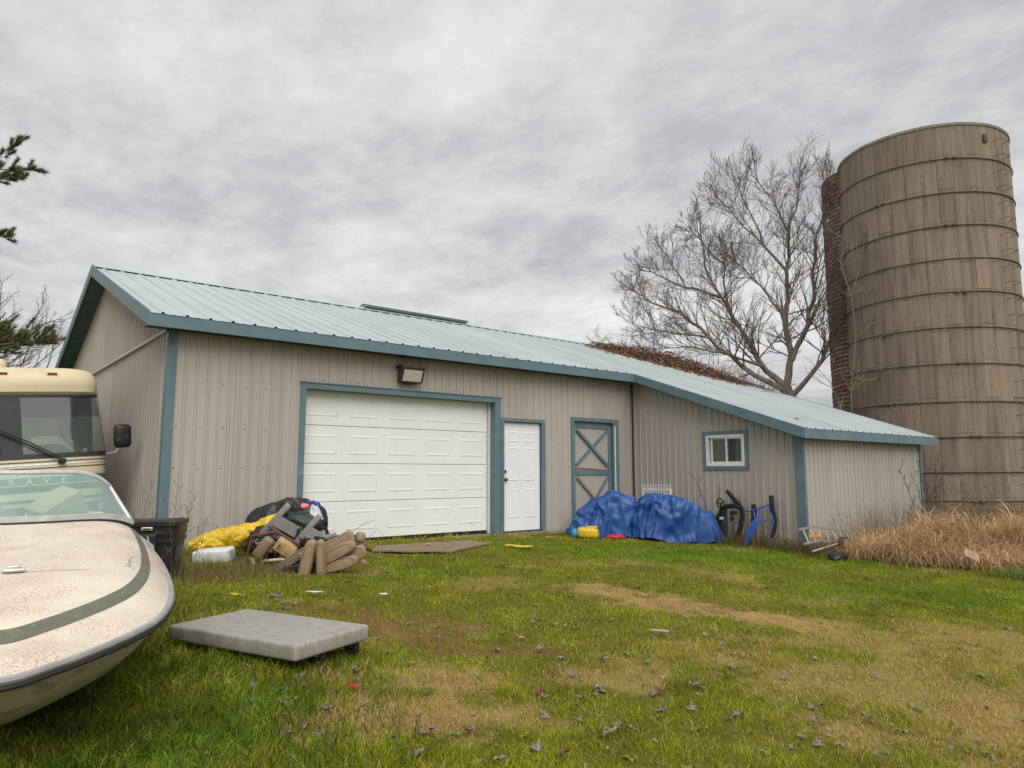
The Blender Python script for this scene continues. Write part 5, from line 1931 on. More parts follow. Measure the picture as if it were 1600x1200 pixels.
# rusty frame and foam blocks under the panels
rf = thing('rusty_seat_frame', (3.45, 8.95, 0), (0, 0, R(-35)), label='rusty bent seat frame showing under the grey panels', cat='seat frame')
for (p, q) in (((-.35, 0, .02), (-.28, 0, .30)), ((-.28, 0, .30), (.02, -.03, .36)), ((.02, -.03, .36), (.34, -.02, .16)), ((-.35, 0, .02), (.1, -.1, -.0)), ((-.1, .05, .42), (.28, -.03, .20))):
    MB().tube([p, q], .018, 6).build('frame_tube', M['rusty'], rf)
for i, (x, y, z, sx, sy, sz, rx, ry, rz, mm, nm, lb, ct) in enumerate([
        (3.52, 8.78, .16, .26, .14, .16, 10, 35, -30, 'foam', 'foam_block', 'torn yellow foam block at the foot of the heap, under the lower grey panel', 'foam'),
        (3.28, 8.88, .17, .30, .12, .14, 0, -52, -40, 'tan_dark', 'tan_cushion', 'worn tan cushion leaning at the left of the heap', 'cushion'),
        (3.74, 8.52, .08, .22, .13, .16, 0, 20, -20, 'foam', 'foam_block', 'torn yellow foam block beside the car seat', 'foam'),
        (3.70, 8.36, .02, .20, .12, .10, 20, -10, 40, 'black_plastic', 'black_duct', 'short black duct piece in front of the foam blocks', 'duct'),
        (4.46, 9.20, .14, .20, .10, .20, 0, 0, -5, 'brick', 'brick_block', 'reddish block standing by the door frame, left of its twin', 'block'),
        (4.67, 9.18, .14, .20, .10, .19, 0, 0, 4, 'brick', 'brick_block', 'reddish block standing by the garage door, right of its twin', 'block'),
        (4.06, 8.52, .20, .40, .05, .06, 15, -30, -30, 'tan', 'armrest_strip', 'slim tan armrest lying across the heap', 'armrest'),
        (4.22, 8.75, .24, .22, .10, .04, 0, -38, -20, 'cardboard', 'wood_offcut', 'pale wood offcut poking up behind the car seat', 'offcut'),
        (4.45, 8.60, .25, .12, .12, .14, 0, 15, 10, 'tan', 'tan_headrest', 'small tan headrest at the back of the car seat', 'headrest'),
        (3.92, 8.30, .06, .22, .16, .12, 0, 20, 50, 'tan_dark', 'plastic_cover', 'tan plastic cover lying in front of the car seat', 'cover'),
        (4.00, 8.66, .28, .26, .05, .05, 0, -12, -20, 'trim_grey', 'grey_bar', 'bent grey bar between heap and car seat', 'bar')]):
    mb = MB().rbox((0, 0, 0), (sx, sy, sz), min(sx, sy, sz) * (.35 if mm in ('tan', 'tan_dark') else .12), 3)
    ob_ = mb.build(nm, M[mm], None, smooth=True, label=lb, cat=ct)
    ob_.location = (x, y, z)
    ob_.rotation_euler = (R(rx), R(ry), R(rz))
for i in range(12):
    x, y = 4.12 + random.uniform(-.28, .30), 8.62 + random.uniform(-.16, .18)
    a = random.uniform(0, 3.1)
    L_ = random.uniform(.10, .22)
    z = random.uniform(.12, .26)
    ob_ = MB().tube([(-L_, 0, -.01), (0, .01, .02), (L_, 0, 0)], [.018, .024, .02], 7).build('black_pipe', M['black_plastic'], None, smooth=True, label='short black hose piece in the jumble behind the car seat', cat='hose', group='black hose pieces in the heap')
    ob_.location = (x, y, z)
    ob_.rotation_euler = (0, random.uniform(-.5, .5), a)
M['scrap_white'] = mat('white_scrap', (0.60, 0.58, 0.54), 0.6, 0.15, 12.0)
M['scrap_brown'] = mat('brown_scrap', (0.13, 0.085, 0.06), 0.8, 0.3, 12.0)
M['straw_wood'] = mat('split_wood', (0.42, 0.30, 0.17), 0.85, 0.25, 9.0, stretch=(1, 6, 6))
rj = random.Random(64)
for i in range(44):
    f = rj.random()
    x, y = 3.25 + 1.15 * f + rj.uniform(-.12, .12), 9.05 - .55 * f + rj.uniform(-.22, .18)
    z = gzf(x, y) + rj.uniform(.05, .30) * (1 - .3 * f)
    k = rj.choice(('plate', 'stick', 'block', 'wire', 'stick', 'plate'))
    mm, word = rj.choice((('scrap_white', 'pale'), ('scrap_brown', 'brown'), ('black_plastic', 'black'), ('straw_wood', 'wooden'), ('cardboard', 'cardboard'), ('trim_grey', 'grey'), ('scrap_brown', 'brown'), ('black_plastic', 'black'), ('tan', 'tan')))
    mb = MB()
    if k == 'plate':
        a, b = rj.uniform(.06, .13), rj.uniform(.04, .09)
        mb.grid(6, 5, lambda u, v: ((u - .5) * 2 * a, (v - .5) * 2 * b, .05 * mnoise.noise(Vector((u * 2 + i, v * 2, i))) + .03 * u * u))
        mb.grid(6, 5, lambda u, v: ((u - .5) * 2 * a, (.5 - v) * 2 * b, -.006 + .05 * mnoise.noise(Vector((u * 2 + i, (1 - v) * 2, i))) + .03 * u * u))
    elif k == 'stick':
        L_ = rj.uniform(.10, .26)
        mb.rbox((0, 0, 0), (2 * L_, rj.uniform(.02, .045), rj.uniform(.012, .03)), .004, 1)
    elif k == 'block':
        mb.rbox((0, 0, 0), (rj.uniform(.08, .16), rj.uniform(.06, .11), rj.uniform(.05, .09)), .012, 2)
    else:
        mb.tube([(-.16, 0, 0), (-.06, .05, .06), (.05, -.03, .09), (.14, .04, .01), (.2, 0, -.05)], .006, 5)
    ob_ = mb.build('scrap_' + k, M[mm], None, smooth=True, label='small %s scrap %s jumbled in the heap beside the garage door' % (word, {'plate': 'sheet'}.get(k, k)), cat='scrap', group='scrap pieces in the heap')
    ob_.location = (x, y, z)
    ob_.rotation_euler = (rj.uniform(-.8, .8), rj.uniform(-.8, .8), rj.uniform(0, 6.28))
# tan third row car seat, folded and lying on its back
cs = thing('car_seat', (3.66, 8.05, gzf(3.66, 8.05)), (0, 0, R(-34)), label='tan leather car seat bench dumped beside the garage door', cat='car seat')


def cushion(name, c, size, rot, bev=.06, m='tan'):
    return MB().rbox(c, size, bev, 4, rot).build(name, M[m], cs, smooth=True)


def slab(name, outline, y0, y1, m='tan', bev=.022):
    bm = bmesh.new()
    A = [bm.verts.new((x, y0, z)) for x, z in outline]
    B = [bm.verts.new((x, y1, z)) for x, z in outline]
    n_ = len(outline)
    bm.faces.new(A)
    bm.faces.new(B[::-1])
    for i in range(n_):
        bm.faces.new((A[i], B[i], B[(i + 1) % n_], A[(i + 1) % n_]))
    bmesh.ops.recalc_face_normals(bm, faces=bm.faces[:])
    es = [e for e in bm.edges if abs(e.verts[0].co.y - e.verts[1].co.y) < 1e-5]
    bmesh.ops.bevel(bm, geom=es, offset=bev, segments=3, profile=.5, affect='EDGES')
    me = bpy.data.meshes.new(name)
    bm.to_mesh(me)
    bm.free()
    me.polygons.foreach_set('use_smooth', [True] * len(me.polygons))
    me.set_sharp_from_angle(angle=R(50))
    o_ = link(name, me, M[m], cs)
    cx_, cz2 = sum(p[0] for p in outline) / n_, sum(p[1] for p in outline) / n_
    k_ = .80
    loop = [(cx_ + (x - cx_) * k_, min(y0, y1) - .001, cz2 + (z - cz2) * k_) for x, z in outline + outline[:1]]
    MB().tube(loop, .005, 5, cap=False).build('seam', M['tan_dark'], o_)
    return o_


def oval(w, h_, cx, cz, ang, n_=24, e=.62):
    out = []
    for i in range(n_):
        a = 2 * math.pi * i / n_
        x, z = w * math.copysign(abs(math.cos(a)) ** e, math.cos(a)), h_ * math.copysign(abs(math.sin(a)) ** e, math.sin(a))
        out.append((cx + x * math.cos(ang) - z * math.sin(ang), cz + x * math.sin(ang) + z * math.cos(ang)))
    return out


slab('side_shield', [(-.72, .02), (-.62, -.02), (-.10, .26), (.02, .40), (-.12, .42), (-.42, .24)], .10, .20, 'tan_dark')
slab('side_shield', [(-.30, .26), (.26, .50), (.36, .58), (.42, .54), (.46, .40), (.36, .36), (-.10, .16), (-.22, .12)], -.06, .06, 'tan')
slab('seat_cushion', oval(.27, .085, .22, .27, R(27)), -.14, .10, 'tan', .032)
slab('seat_cushion', oval(.27, .085, .25, .12, R(14)), -.12, .14, 'tan', .032)
slab('seat_cushion', oval(.13, .10, .47, .24, R(20)), .0, .22, 'tan', .032)
slab('backrest', oval(.085, .29, -.15, .17, R(-12)), -.22, -.10, 'tan', .028)
slab('armrest', oval(.058, .27, .04, .20, R(2), e=.6), -.29, -.17, 'tan', .035)
slab('hinge_cover', oval(.05, .05, .07, .02, 0), -.31, -.285, 'tan_dark', .008)
cushion('seat_frame', (-.25, .05, .10), (.5, .3, .05), (0, R(-10), 0), .01, 'black_plastic')
cushion('belt_anchor', (-.38, -.05, .03), (.12, .08, .10), (0, R(10), 0), .02, 'black_plastic')

cs.scale = (.86, .86, .86)
# --- plywood ramp and small litter on the lawn
rp_ = MB()
N_ = 9
out = [(5.02, 9.36), (5.40, 8.98), (5.75, 8.86), (6.05, 8.82), (6.5, 9.02), (7.18, 9.30), (6.92, 9.66), (6.2, 9.74), (5.3, 9.70)]
zr_ = [gzf(x, y) + .035 + (.02 if i in (1, 2) else 0) for i, (x, y) in enumerate(out)]
n0 = len(out)
V = [(x, y, z) for (x, y), z in zip(out, zr_)] + [(x, y, z - .022) for (x, y), z in zip(out, zr_)]
rp_.raw([Vector(v) for v in V], [list(range(n0))] + [list(range(2 * n0 - 1, n0 - 1, -1))] + [[i, i + n0, (i + 1) % n0 + n0, (i + 1) % n0] for i in range(n0)])
rp_.build('plywood_sheet', M['plyboard'], None, label='weathered broken plywood sheet lying before the garage door', cat='plywood')


def flake(name, m, x, y, w, h_, rot, seed, lift=.02, **kw):
    mb = MB()

    def fn(u, v):
        a, b = (u - .5) * w, (v - .5) * h_
        a *= 1 + .3 * mnoise.noise(Vector((v * 3 + seed, seed, 1)))
        c, s_ = math.cos(rot), math.sin(rot)
        xx, yy = x + a * c - b * s_, y + a * s_ + b * c
        return (xx, yy, gzf(xx, yy) + lift + .06 * (mnoise.noise(Vector((u * 2.5 + seed, v * 2.5, seed))) + .4) * min(w, h_) * 4 * .5)
    mb.grid(9, 8, fn)
    o = mb.build(name, m, None, smooth='all', **kw)
    sol = o.modifiers.new('thickness', 'SOLIDIFY')
    sol.thickness = .003
    return o


flake('yellow_bag', M['yellow'], 7.26, 8.72, .40, .17, R(-40), 3.3, .05, label='flattened yellow bag lying on the lawn before the white door', cat='bag')
flake('pink_scrap', M['pink'], 8.72, 9.62, .16, .08, R(-20), 5.1, .05, label='pink scrap on the grass right of the white door', cat='scrap')
flake('pink_scrap', M['pink'], 6.05, 9.45, .12, .07, R(10), 7.7, .06, label='pink scrap lying on the plywood sheet', cat='scrap')
flake('paper_scrap', M['pale_card'], 4.82, 3.97, .15, .06, R(-42), 9.2, .05, label='small tan paper scrap in the middle of the lawn', cat='paper')
flake('yellow_tab', M['yellow'], 2.27, 6.86, .05, .10, R(30), 1.2, .07, label='small yellow plastic tab behind the platform cart', cat='scrap')
flake('clear_wrapper', M['white_bag'], 3.02, 6.75, .16, .05, R(-30), 4.4, .05, label='clear pale wrapper in the grass before the car seat', cat='wrapper')
flake('white_wrapper', M['white_bag'], 3.55, 6.35, .09, .05, R(-10), 2.4, .05, label='bright white wrapper in the grass right of the cart', cat='wrapper')
flake('red_leaf_scrap', M['red'], 2.06, 4.02, .06, .05, R(-10), 6.4, .05, label='dark red leaf in the near grass below the cart', cat='leaf')

# ------------------------------------------------------------------ bare tree behind the barn
M['bark'] = mat('grey_brown_bark', (0.20, 0.165, 0.13), 0.95, 0.25, 9.0, bump=0.5, bscale=20, stretch=(1, 1, .3), speck=[((0.13, 0.14, 0.085), 4.0, 0.56, 0.5)])
M['twig'] = mat('dark_twig', (0.145, 0.112, 0.092), 0.95, 0.25, 6.0)
M['twig_pale'] = mat('pale_twig', (0.19, 0.15, 0.115), 0.95, 0.25, 6.0)


def grow(tw, br, p, d_, L, r, level, rnd, up=.10, spread=.75, minr=.006, maxlev=4):
    """one branch as a bent tube with smaller branches along it"""
    n_ = 5 if level < 2 else 4
    pts = [Vector(p)]
    rad = [r]
    dd = Vector(d_).normalized()
    for i in range(n_):
        dd = (dd + Vector((rnd.uniform(-1, 1), rnd.uniform(-1, 1), rnd.uniform(-.7, .9))) * .17 + Vector((0, 0, up))).normalized()
        pts.append(pts[-1] + dd * (L / n_))
        rad.append(max(minr * .6, r * (1 - .78 * (i + 1) / n_)))
    (br if r > .022 else tw).tube(pts, rad, 6 if r > .04 else (4 if r > .015 else 3), cap=False)
    if level >= maxlev:
        return
    k = {0: 7, 1: 6, 2: 5, 3: 4}[level] if level < 4 else 3
    for i in range(k):
        t = .18 + .82 * (i + rnd.random()) / k
        j = min(int(t * n_), n_ - 1)
        q = pts[j].lerp(pts[j + 1], t * n_ - j)
        ax = dd.cross(Vector((rnd.uniform(-1, 1), rnd.uniform(-1, 1), rnd.uniform(-1, 1))))
        if ax.length < 1e-3:
            continue
        base = (pts[j + 1] - pts[j]).normalized()
        nd = (base + ax.normalized() * spread * rnd.uniform(.6, 1.3)).normalized()
        grow(tw, br, q, nd, L * rnd.uniform(.38, .62) * (1.1 - .45 * t), max(minr, r * .52 * (1.05 - .4 * t)), level + 1, rnd, up, spread, minr, maxlev)


LIMBS = {
    'T': [(-0.02, -.6), (0.0, 1.6), (0.0, 2.96), (-0.1, 3.64)],
    'L1': [(-0.1, 3.64), (-0.94, 4.58), (-1.65, 6.05), (-2.11, 7.03), (-2.67, 8.26), (-2.82, 10.23)],
    'L1b': [(-2.11, 7.03), (-3.41, 7.59), (-4.44, 8.24), (-5.26, 8.67)],
    'L2': [(-0.1, 3.5), (-1.52, 4.41), (-2.56, 5.5), (-3.44, 6.41), (-4.48, 6.82), (-5.33, 7.45)],
    'L3': [(-0.1, 3.64), (0.11, 4.72), (-0.04, 6.12), (0.08, 7.73), (0.18, 9.16), (-0.23, 10.48), (-0.87, 11.44)],
    'L3b': [(0.08, 7.73), (-0.59, 8.64), (-1.52, 9.82), (-2.19, 10.68)],
    'L3c': [(0.18, 9.16), (0.52, 10.36), (0.61, 11.29)],
    'L4': [(0.11, 4.52), (0.61, 5.67), (0.82, 7.05), (0.92, 8.45), (1.21, 9.63), (1.38, 10.53)],
    'L5': [(0.0, 3.3), (0.96, 4.47), (1.26, 5.23), (1.63, 6.18), (2.04, 6.73)],
    'L6': [(-2.46, 5.39), (-3.26, 5.55), (-4.29, 5.73), (-5.24, 6.13)],
    'L7': [(-0.77, 4.33), (-2.08, 4.89), (-3.27, 5.13), (-4.51, 5.11)],
    'L8': [(-1.65, 6.05), (-2.0, 7.33), (-2.0, 8.39), (-1.93, 9.45)],
    'L9': [(-0.04, 6.12), (-0.57, 6.98), (-1.2, 7.88), (-1.95, 8.81)],
    'L10': [(-2.0, 8.39), (-2.75, 9.3), (-3.3, 10.1)],
    'L11': [(-3.41, 7.59), (-3.85, 8.5), (-4.2, 9.4)],
    'L12': [(-0.59, 8.64), (-1.05, 10.0), (-1.45, 11.2)]}
RAD = {'T': (.24, .20), 'L1': (.125, .018), 'L1b': (.06, .012), 'L2': (.11, .014), 'L3': (.14, .014), 'L3b': (.06, .012), 'L3c': (.05, .012), 'L4': (.10, .014), 'L5': (.10, .02), 'L6': (.05, .01), 'L7': (.06, .01), 'L8': (.06, .012), 'L9': (.055, .012), 'L10': (.04, .01), 'L11': (.035, .01), 'L12': (.04, .01)}
TX, TY = 20.05, 11.27
e_dir = Vector((math.sin(R(29.5)), -math.cos(R(29.5)), 0))
n_dir = Vector((math.cos(R(29.5)), math.sin(R(29.5)), 0))
tree = thing('bare_tree', (TX, TY, -.3), label='large leafless tree spreading behind the right end of the barn', cat='tree')
rnd = random.Random(5)
bow = {'L1': .5, 'L1b': .9, 'L2': -.8, 'L3': .2, 'L3b': -.5, 'L3c': .4, 'L4': -.4, 'L5': -.5, 'L6': -.9, 'L7': -.7, 'L8': .9, 'L9': .5, 'T': 0, 'L10': .9, 'L11': 1.0, 'L12': -.4}
start = {'L1b': .35, 'L6': -.45, 'L8': .25, 'L3b': .13, 'L3c': .16, 'L9': .1, 'L7': -.12, 'L10': .65, 'L11': .6, 'L12': -.05}
twm, brm, trm = MB(), MB(), MB()
for k, pl_ in LIMBS.items():
    P3 = []
    n_ = len(pl_)
    for i, (u, z) in enumerate(pl_):
        f = i / (n_ - 1)
        dep_ = start.get(k, 0) + (bow[k] - start.get(k, 0)) * f
        z = z if z < 4 else 4 + (z - 4) * .88
        u = u * .90 if u < 0 else u
        P3.append(Vector((TX, TY, 0)) + e_dir * u + n_dir * dep_ + Vector((0, 0, z)))
    # resample with a little wander
    Q = [P3[0]]
    for a, b in zip(P3, P3[1:]):
        for q in (.33, .66, 1.0):
            w = (b - a).length * .05
            Q.append(a.lerp(b, q) + (Vector((rnd.uniform(-1, 1), rnd.uniform(-1, 1), rnd.uniform(-1, 1))) * w if q < 1 else Vector((0, 0, 0))))
    r0, r1 = RAD[k]
    r0, r1 = r0 * .85, r1 * .8
    rr_ = [r0 + (r1 - r0) * (i / (len(Q) - 1)) ** .8 for i in range(len(Q))]
    (trm if k == 'T' else brm).tube(Q, rr_, 9, cap=False)
    if k == 'T':
        continue
    for i in range(2, len(Q) - 1):
        for _ in range(3 if r0 > .03 else 2):
            base = (Q[i + 1] - Q[i]).normalized()
            ax = Vector((rnd.uniform(-1, 1), rnd.uniform(-1, 1), rnd.uniform(-.6, 1)))
            nd = (base * .8 + ax.normalized() * .9).normalized()
            f = i / len(Q)
            grow(twm, brm, Q[i].lerp(Q[i + 1], rnd.random()), nd, rnd.uniform(.9, 2.1) * (1.15 - .72 * f), max(.012, rr_[i] * .36), 1, rnd, .05, .7, .0058, 3)
    grow(twm, brm, Q[-1], Q[-1] - Q[-2], .6, r1, 1, rnd, .10, .7, .0065, 3)
trm.build('trunk', M['bark'], tree, smooth=True, world=True)
brm.build('limbs', M['bark'], tree, smooth=True, world=True)
twm.build('twigs', M['twig'], tree, world=True, kind='stuff')

# pale climber branches in front of the silo
cl = thing('bare_climber', (18.75, 8.9, gzf(18.75, 8.9)), label='thin pale leafless climber growing up the left face of the silo', cat='climber')
rnd = random.Random(12)
tw2, br2 = MB(), MB()
for (u0, z0, pts_) in ((0, 0, [(0, -.2), (.1, 1.5), (.15, 3.2), (.5, 4.6), (.42, 5.8), (.9, 6.7), (1.2, 7.5)]), (0, 0, [(.5, 4.6), (1.1, 5.0), (1.7, 5.6)]), (0, 0, [(.15, 3.2), (.7, 3.5), (1.3, 3.55)]), (0, 0, [(.42, 5.8), (.05, 6.6), (0.2, 7.4)]), (0, 0, [(.1, 1.5), (-.3, 2.6), (-.6, 3.3)])):
    Q = [Vector((18.75, 8.9, z)) + Vector((.77, -.63, 0)) * u * .62 for u, z in pts_]
    br2.tube(Q, [.020 * (1 - .7 * i / len(Q)) for i in range(len(Q))], 5, cap=False)
    for i in range(1, len(Q)):
        for _ in range(3):
            grow(tw2, br2, Q[i], Vector((rnd.uniform(-.6, .9), rnd.uniform(-.9, .5), rnd.uniform(0, 1))), rnd.uniform(.5, 1.1), .014, 2, rnd, .06, .7, .005, 3)
br2.build('stem', M['twig_pale'], cl, smooth=True, world=True)
tw2.build('twigs', M['twig_pale'], cl, world=True, kind='stuff')

# tangle of vine and fallen brown leaves on the roof edge
M['rust_leaf'] = mat('rust_brown_leaf', (0.17, 0.082, 0.050), 0.9, 0.4, 3.0, col2=(0.31, 0.165, 0.105))
rnd = random.Random(31)
vt = MB()
for i in range(330):
    f = rnd.random()
    x = 15.3 + 1.9 * f + rnd.uniform(-.5, .5)
    x = min(x, 17.45)
    y = 14.6 - 4.6 * f + rnd.uniform(-.5, .5)
    p = Vector((x, y, roofz(y) + .03))
    d_ = Vector((rnd.uniform(-1, 1), rnd.uniform(-1, 1), rnd.uniform(.05, .9)))
    grow(vt, vt, p, d_, rnd.uniform(.25, .75), .006, 3, rnd, -.05, .8, .005, 4)
vn = thing('roof_vine', (17.2, 12.5, roofz(12.5)), label='tangle of bare vine and rust brown leaves on the right roof edge', cat='vine')
vt.build('vine_stems', M['twig'], vn, world=True, kind='stuff')
lv = MB()
for i in range(8000):
    f = rnd.random()
    y = 14.4 - 3.5 * f + rnd.gauss(0, .25)
    hh = .38 * math.sin(math.pi * min(1, .12 + f * .95)) ** .8
    x = 15.35 + 1.45 * f + rnd.gauss(0, .40)
    x = min(x, 17.5)
    z = roofz(y) + .03 + hh * rnd.random() ** 1.3 * max(.05, 1 - abs(x - (15.9 + 1.15 * f)) / .9)
    s_ = rnd.uniform(.03, .065)
    a = Vector((rnd.uniform(-1, 1), rnd.uniform(-1, 1), rnd.uniform(-.6, .6))).normalized() * s_
    b = a.cross(Vector((rnd.uniform(-1, 1), rnd.uniform(-1, 1), 1))).normalized() * s_ * .6
    c = Vector((x, y, z))
    lv.poly([c - a, c - b, c + a, c + b])
lv.build('dead_leaves', M['rust_leaf'], vn, world=True, kind='stuff')

# ------------------------------------------------------------------ trees at the left edge
rnd = random.Random(77)
lt_ = thing('far_bare_tree', (-.6, 36.5, 0), label='distant leafless tree behind the motorhome at the left', cat='tree')
tw3, br3 = MB(), MB()
MB().tube([(-.6, 36.5, -.5), (-.5, 36.6, 2.5), (-.3, 36.4, 5)], [.3, .24, .18], 9).build('trunk', M['bark'], lt_, smooth=True, world=True)
for (dx, dz, L_) in ((1.0, .45, 4.6), (.8, .9, 4.4), (.35, 1.0, 4.5), (-.3, 1, 4.4), (-.9, .6, 4.2), (1.0, .12, 4.4), (.6, .3, 4.0)):
    grow(tw3, br3, (-.35, 36.4, 4.6 + rnd.uniform(-1, .6)), (dx, rnd.uniform(-.5, .3), dz), L_, .10, 0, rnd, .05, .7, .008, 3)
br3.build('limbs', M['bark'], lt_, smooth=True, world=True)
tw3.build('twigs', M['twig'], lt_, world=True, kind='stuff')

M['needle'] = mat('pine_needles', (0.07, 0.105, 0.035), 0.7, 0.35, 2.0, col2=(0.17, 0.18, 0.045))
pt = thing('pine_tree', (-2.6, 25.4, 0), label='pine tree at the left edge with tufted branches reaching into view', cat='tree')
MB().tube([(-2.6, 25.4, -.5), (-2.6, 25.4, 5), (-2.55, 25.4, 12)], [.26, .2, .06], 10).build('trunk', M['bark'], pt, smooth=True, world=True)
nd_, bb = MB(), MB()


def tuft(c, dirn, n_=26, L_=.17):
    for _ in range(n_):
        v = (Vector(dirn).normalized() * rnd.uniform(.3, 1.2) + Vector((rnd.uniform(-1, 1), rnd.uniform(-1, 1), rnd.uniform(-1, 1))) * .55).normalized() * L_ * rnd.uniform(.7, 1.15)
        w = v.orthogonal().normalized() * .009
        p = Vector(c) + Vector((rnd.uniform(-1, 1), rnd.uniform(-1, 1), rnd.uniform(-1, 1))) * .02
        nd_.poly([p - w, p + w, p + v])


def pine_branch(a, b, nside, side=.55):
    a, b = Vector(a), Vector(b)
    pts = [a.lerp(b, i / 6) + Vector((0, 0, .10 * math.sin(math.pi * i / 6))) for i in range(7)]
    bb.tube(pts, [.035 * (1 - .75 * i / 6) for i in range(7)], 5, cap=False)
    tuft(b, b - a, 34)
    for i in range(nside):
        f = .35 + .65 * rnd.random()
        q = a.lerp(b, f)
        s_ = (b - a).normalized() * .7 + Vector((rnd.uniform(-.5, .5), rnd.uniform(-.6, .6), rnd.uniform(-.3, .9))) * .9
        e_ = q + s_.normalized() * side * rnd.uniform(.4, 1.0)
        bb.tube([q, q.lerp(e_, .5) + Vector((0, 0, -.02)), e_], [.012, .009, .006], 4, cap=False)
        for g_ in (.45, .7, .85, 1.0):
            tuft(q.lerp(e_, g_), e_ - q + Vector((0, 0, .15)), 30)


pine_branch((-2.58, 25.4, 8.6), (1.25, 24.75, 9.75), 20, .75)
pine_branch((-2.58, 25.4, 8.9), (1.05, 24.9, 10.3), 10, .5)
pine_branch((.6, 25.0, 9.8), (1.30, 24.75, 10.75), 8, .35)
pine_branch((-1.0, 25.2, 9.2), (1.75, 24.45, 9.95), 18, .45)
pine_branch((-1.0, 25.2, 9.1), (1.45, 24.6, 9.62), 18, .5)
pine_branch((-1.2, 25.2, 7.4), (1.2, 24.9, 7.9), 14, .4)
pine_branch((-1.2, 25.2, 4.4), (1.9, 24.2, 5.0), 26, .6)
pine_branch((-1.2, 25.2, 4.2), (1.6, 24.3, 4.75), 26, .7)
pine_branch((-.8, 25.0, 4.3), (2.5, 23.9, 4.85), 22, .5)
pine_branch((-2.58, 25.4, 6.2), (1.0, 24.9, 7.4), 12, .5)
pine_branch((-2.58, 25.4, 5.8), (1.02, 24.9, 6.7), 8, .45)
pine_branch((-2.6, 25.4, 3.9), (1.3, 24.7, 5.1), 22, .8)
pine_branch((-2.6, 25.4, 3.7), (2.2, 24.0, 4.75), 26, .8)
pine_branch((-2.6, 25.4, 3.5), (2.85, 23.6, 4.95), 20, .6)
pine_branch((-2.6, 25.4, 3.4), (1.4, 24.3, 4.5), 20, .8)
bb.build('branches', M['twig'], pt, world=True)
nd_.build('needles', M['needle'], pt, world=True, kind='stuff')

# ------------------------------------------------------------------ dry weeds and tall grass
M['weed'] = mat('dry_weed', (0.17, 0.115, 0.075), 0.95, 0.35, 5.0, col2=(0.24, 0.165, 0.10))
M['weed_dark'] = mat('dark_dry_weed', (0.085, 0.060, 0.048), 0.95, 0.3, 5.0)


def weed_mesh(h, seed, nb=8, seedhead=True, r=.0045):
    rn = random.Random(seed)
    mb = MB()
    pts = [Vector((0, 0, -.03))]
    d_ = Vector((rn.uniform(-.12, .12), rn.uniform(-.12, .12), 1))
    for i in range(6):
        d_ = (d_ + Vector((rn.uniform(-1, 1), rn.uniform(-1, 1), .2)) * .09).normalized()
        pts.append(pts[-1] + d_ * h / 6)
    mb.tube(pts, [r * (1 - .1 * i) for i in range(7)], 4, cap=False)
    for k in range(nb):
        f = .25 + .75 * k / nb
        j = min(int(f * 6), 5)
        q = pts[j].lerp(pts[j + 1], f * 6 - j)
        a = rn.uniform(0, 6.28)
        L_ = h * rn.uniform(.10, .24) * (1.2 - .6 * f)
        e = q + Vector((math.cos(a) * .6, math.sin(a) * .6, rn.uniform(.4, .9))) * L_
        mb.tube([q, q.lerp(e, .5) + Vector((math.cos(a), math.sin(a), 0)) * L_ * .08, e], [r * .55, r * .45, r * .35], 3, cap=False)
        if seedhead:
            for _ in range(5):
                c = q.lerp(e, rn.uniform(.45, 1.05)) + Vector((rn.uniform(-1, 1), rn.uniform(-1, 1), rn.uniform(-1, 1))) * .012
                s_ = rn.uniform(.006, .013)
                u = Vector((rn.uniform(-1, 1), rn.uniform(-1, 1), rn.uniform(-1, 1))).normalized() * s_
                w = u.orthogonal().normalized() * s_ * .7
                mb.poly([c - u, c + w, c + u, c - w])
    me = bpy.data.meshes.new('dry_weed')
    me.from_pydata(mb.v, [], mb.f)
    return me


WM = [weed_mesh(1.0, s_, 10 + s_ % 4) for s_ in range(7)]
for me in WM[:4]:
    me.materials.append(M['weed'])
for me in WM[4:]:
    me.materials.append(M['weed_dark'])
rnd = random.Random(9)


def weed(x, y, h, k, label, group):
    o = bpy.data.objects.new('dry_weed', WM[k % 7])
    COL.objects.link(o)
    o.location = (x, y, gzf(x, y))
    s_ = h
    o.scale = (s_ * .9, s_ * .9, s_)
    o.rotation_euler = (rnd.uniform(-.15, .15), rnd.uniform(-.15, .15), rnd.uniform(0, 6.28))
    tag(o, label, 'weed', group)


for (x, y, h) in [(2.55, 10.15, 1.05), (2.62, 10.12, .85), (2.30, 9.6, .9), (2.2, 9.2, .55), (1.95, 8.25, .75), (2.05, 8.15, .65), (2.15, 8.2, .8), (2.35, 8.35, .7), (1.75, 8.1, .6), (2.45, 8.7, .55), (2.5, 9.0, .6), (2.2, 10.6, 1.0), (2.1, 11.0, .9), (3.0, 8.7, .45), (3.1, 8.6, .4), (3.2, 9.0, .5)]:
    weed(x, y, h, rnd.randrange(7), 'thin dry weed stalk by the black bin and barn corner', 'dry weeds at the left barn corner')
for (x, y, h) in [(10.9, 7.75, .45), (11.0, 7.7, .55), (11.15, 7.75, .5), (11.75, 8.15, 1.4), (11.8, 8.22, 1.1), (11.7, 7.6, .95), (11.72, 7.5, 1.05), (11.75, 7.2, .55), (11.7, 6.95, .75), (11.65, 6.8, .9), (11.75, 6.7, .7), (11.5, 6.6, .6), (11.6, 6.4, .8), (11.7, 7.9, .6), (11.45, 7.0, .5), (11.4, 6.7, .55)]:
    weed(x, y, h, rnd.randrange(7), 'thin dry weed stalk by the sleds at the wing wall', 'dry weeds along the wing wall')
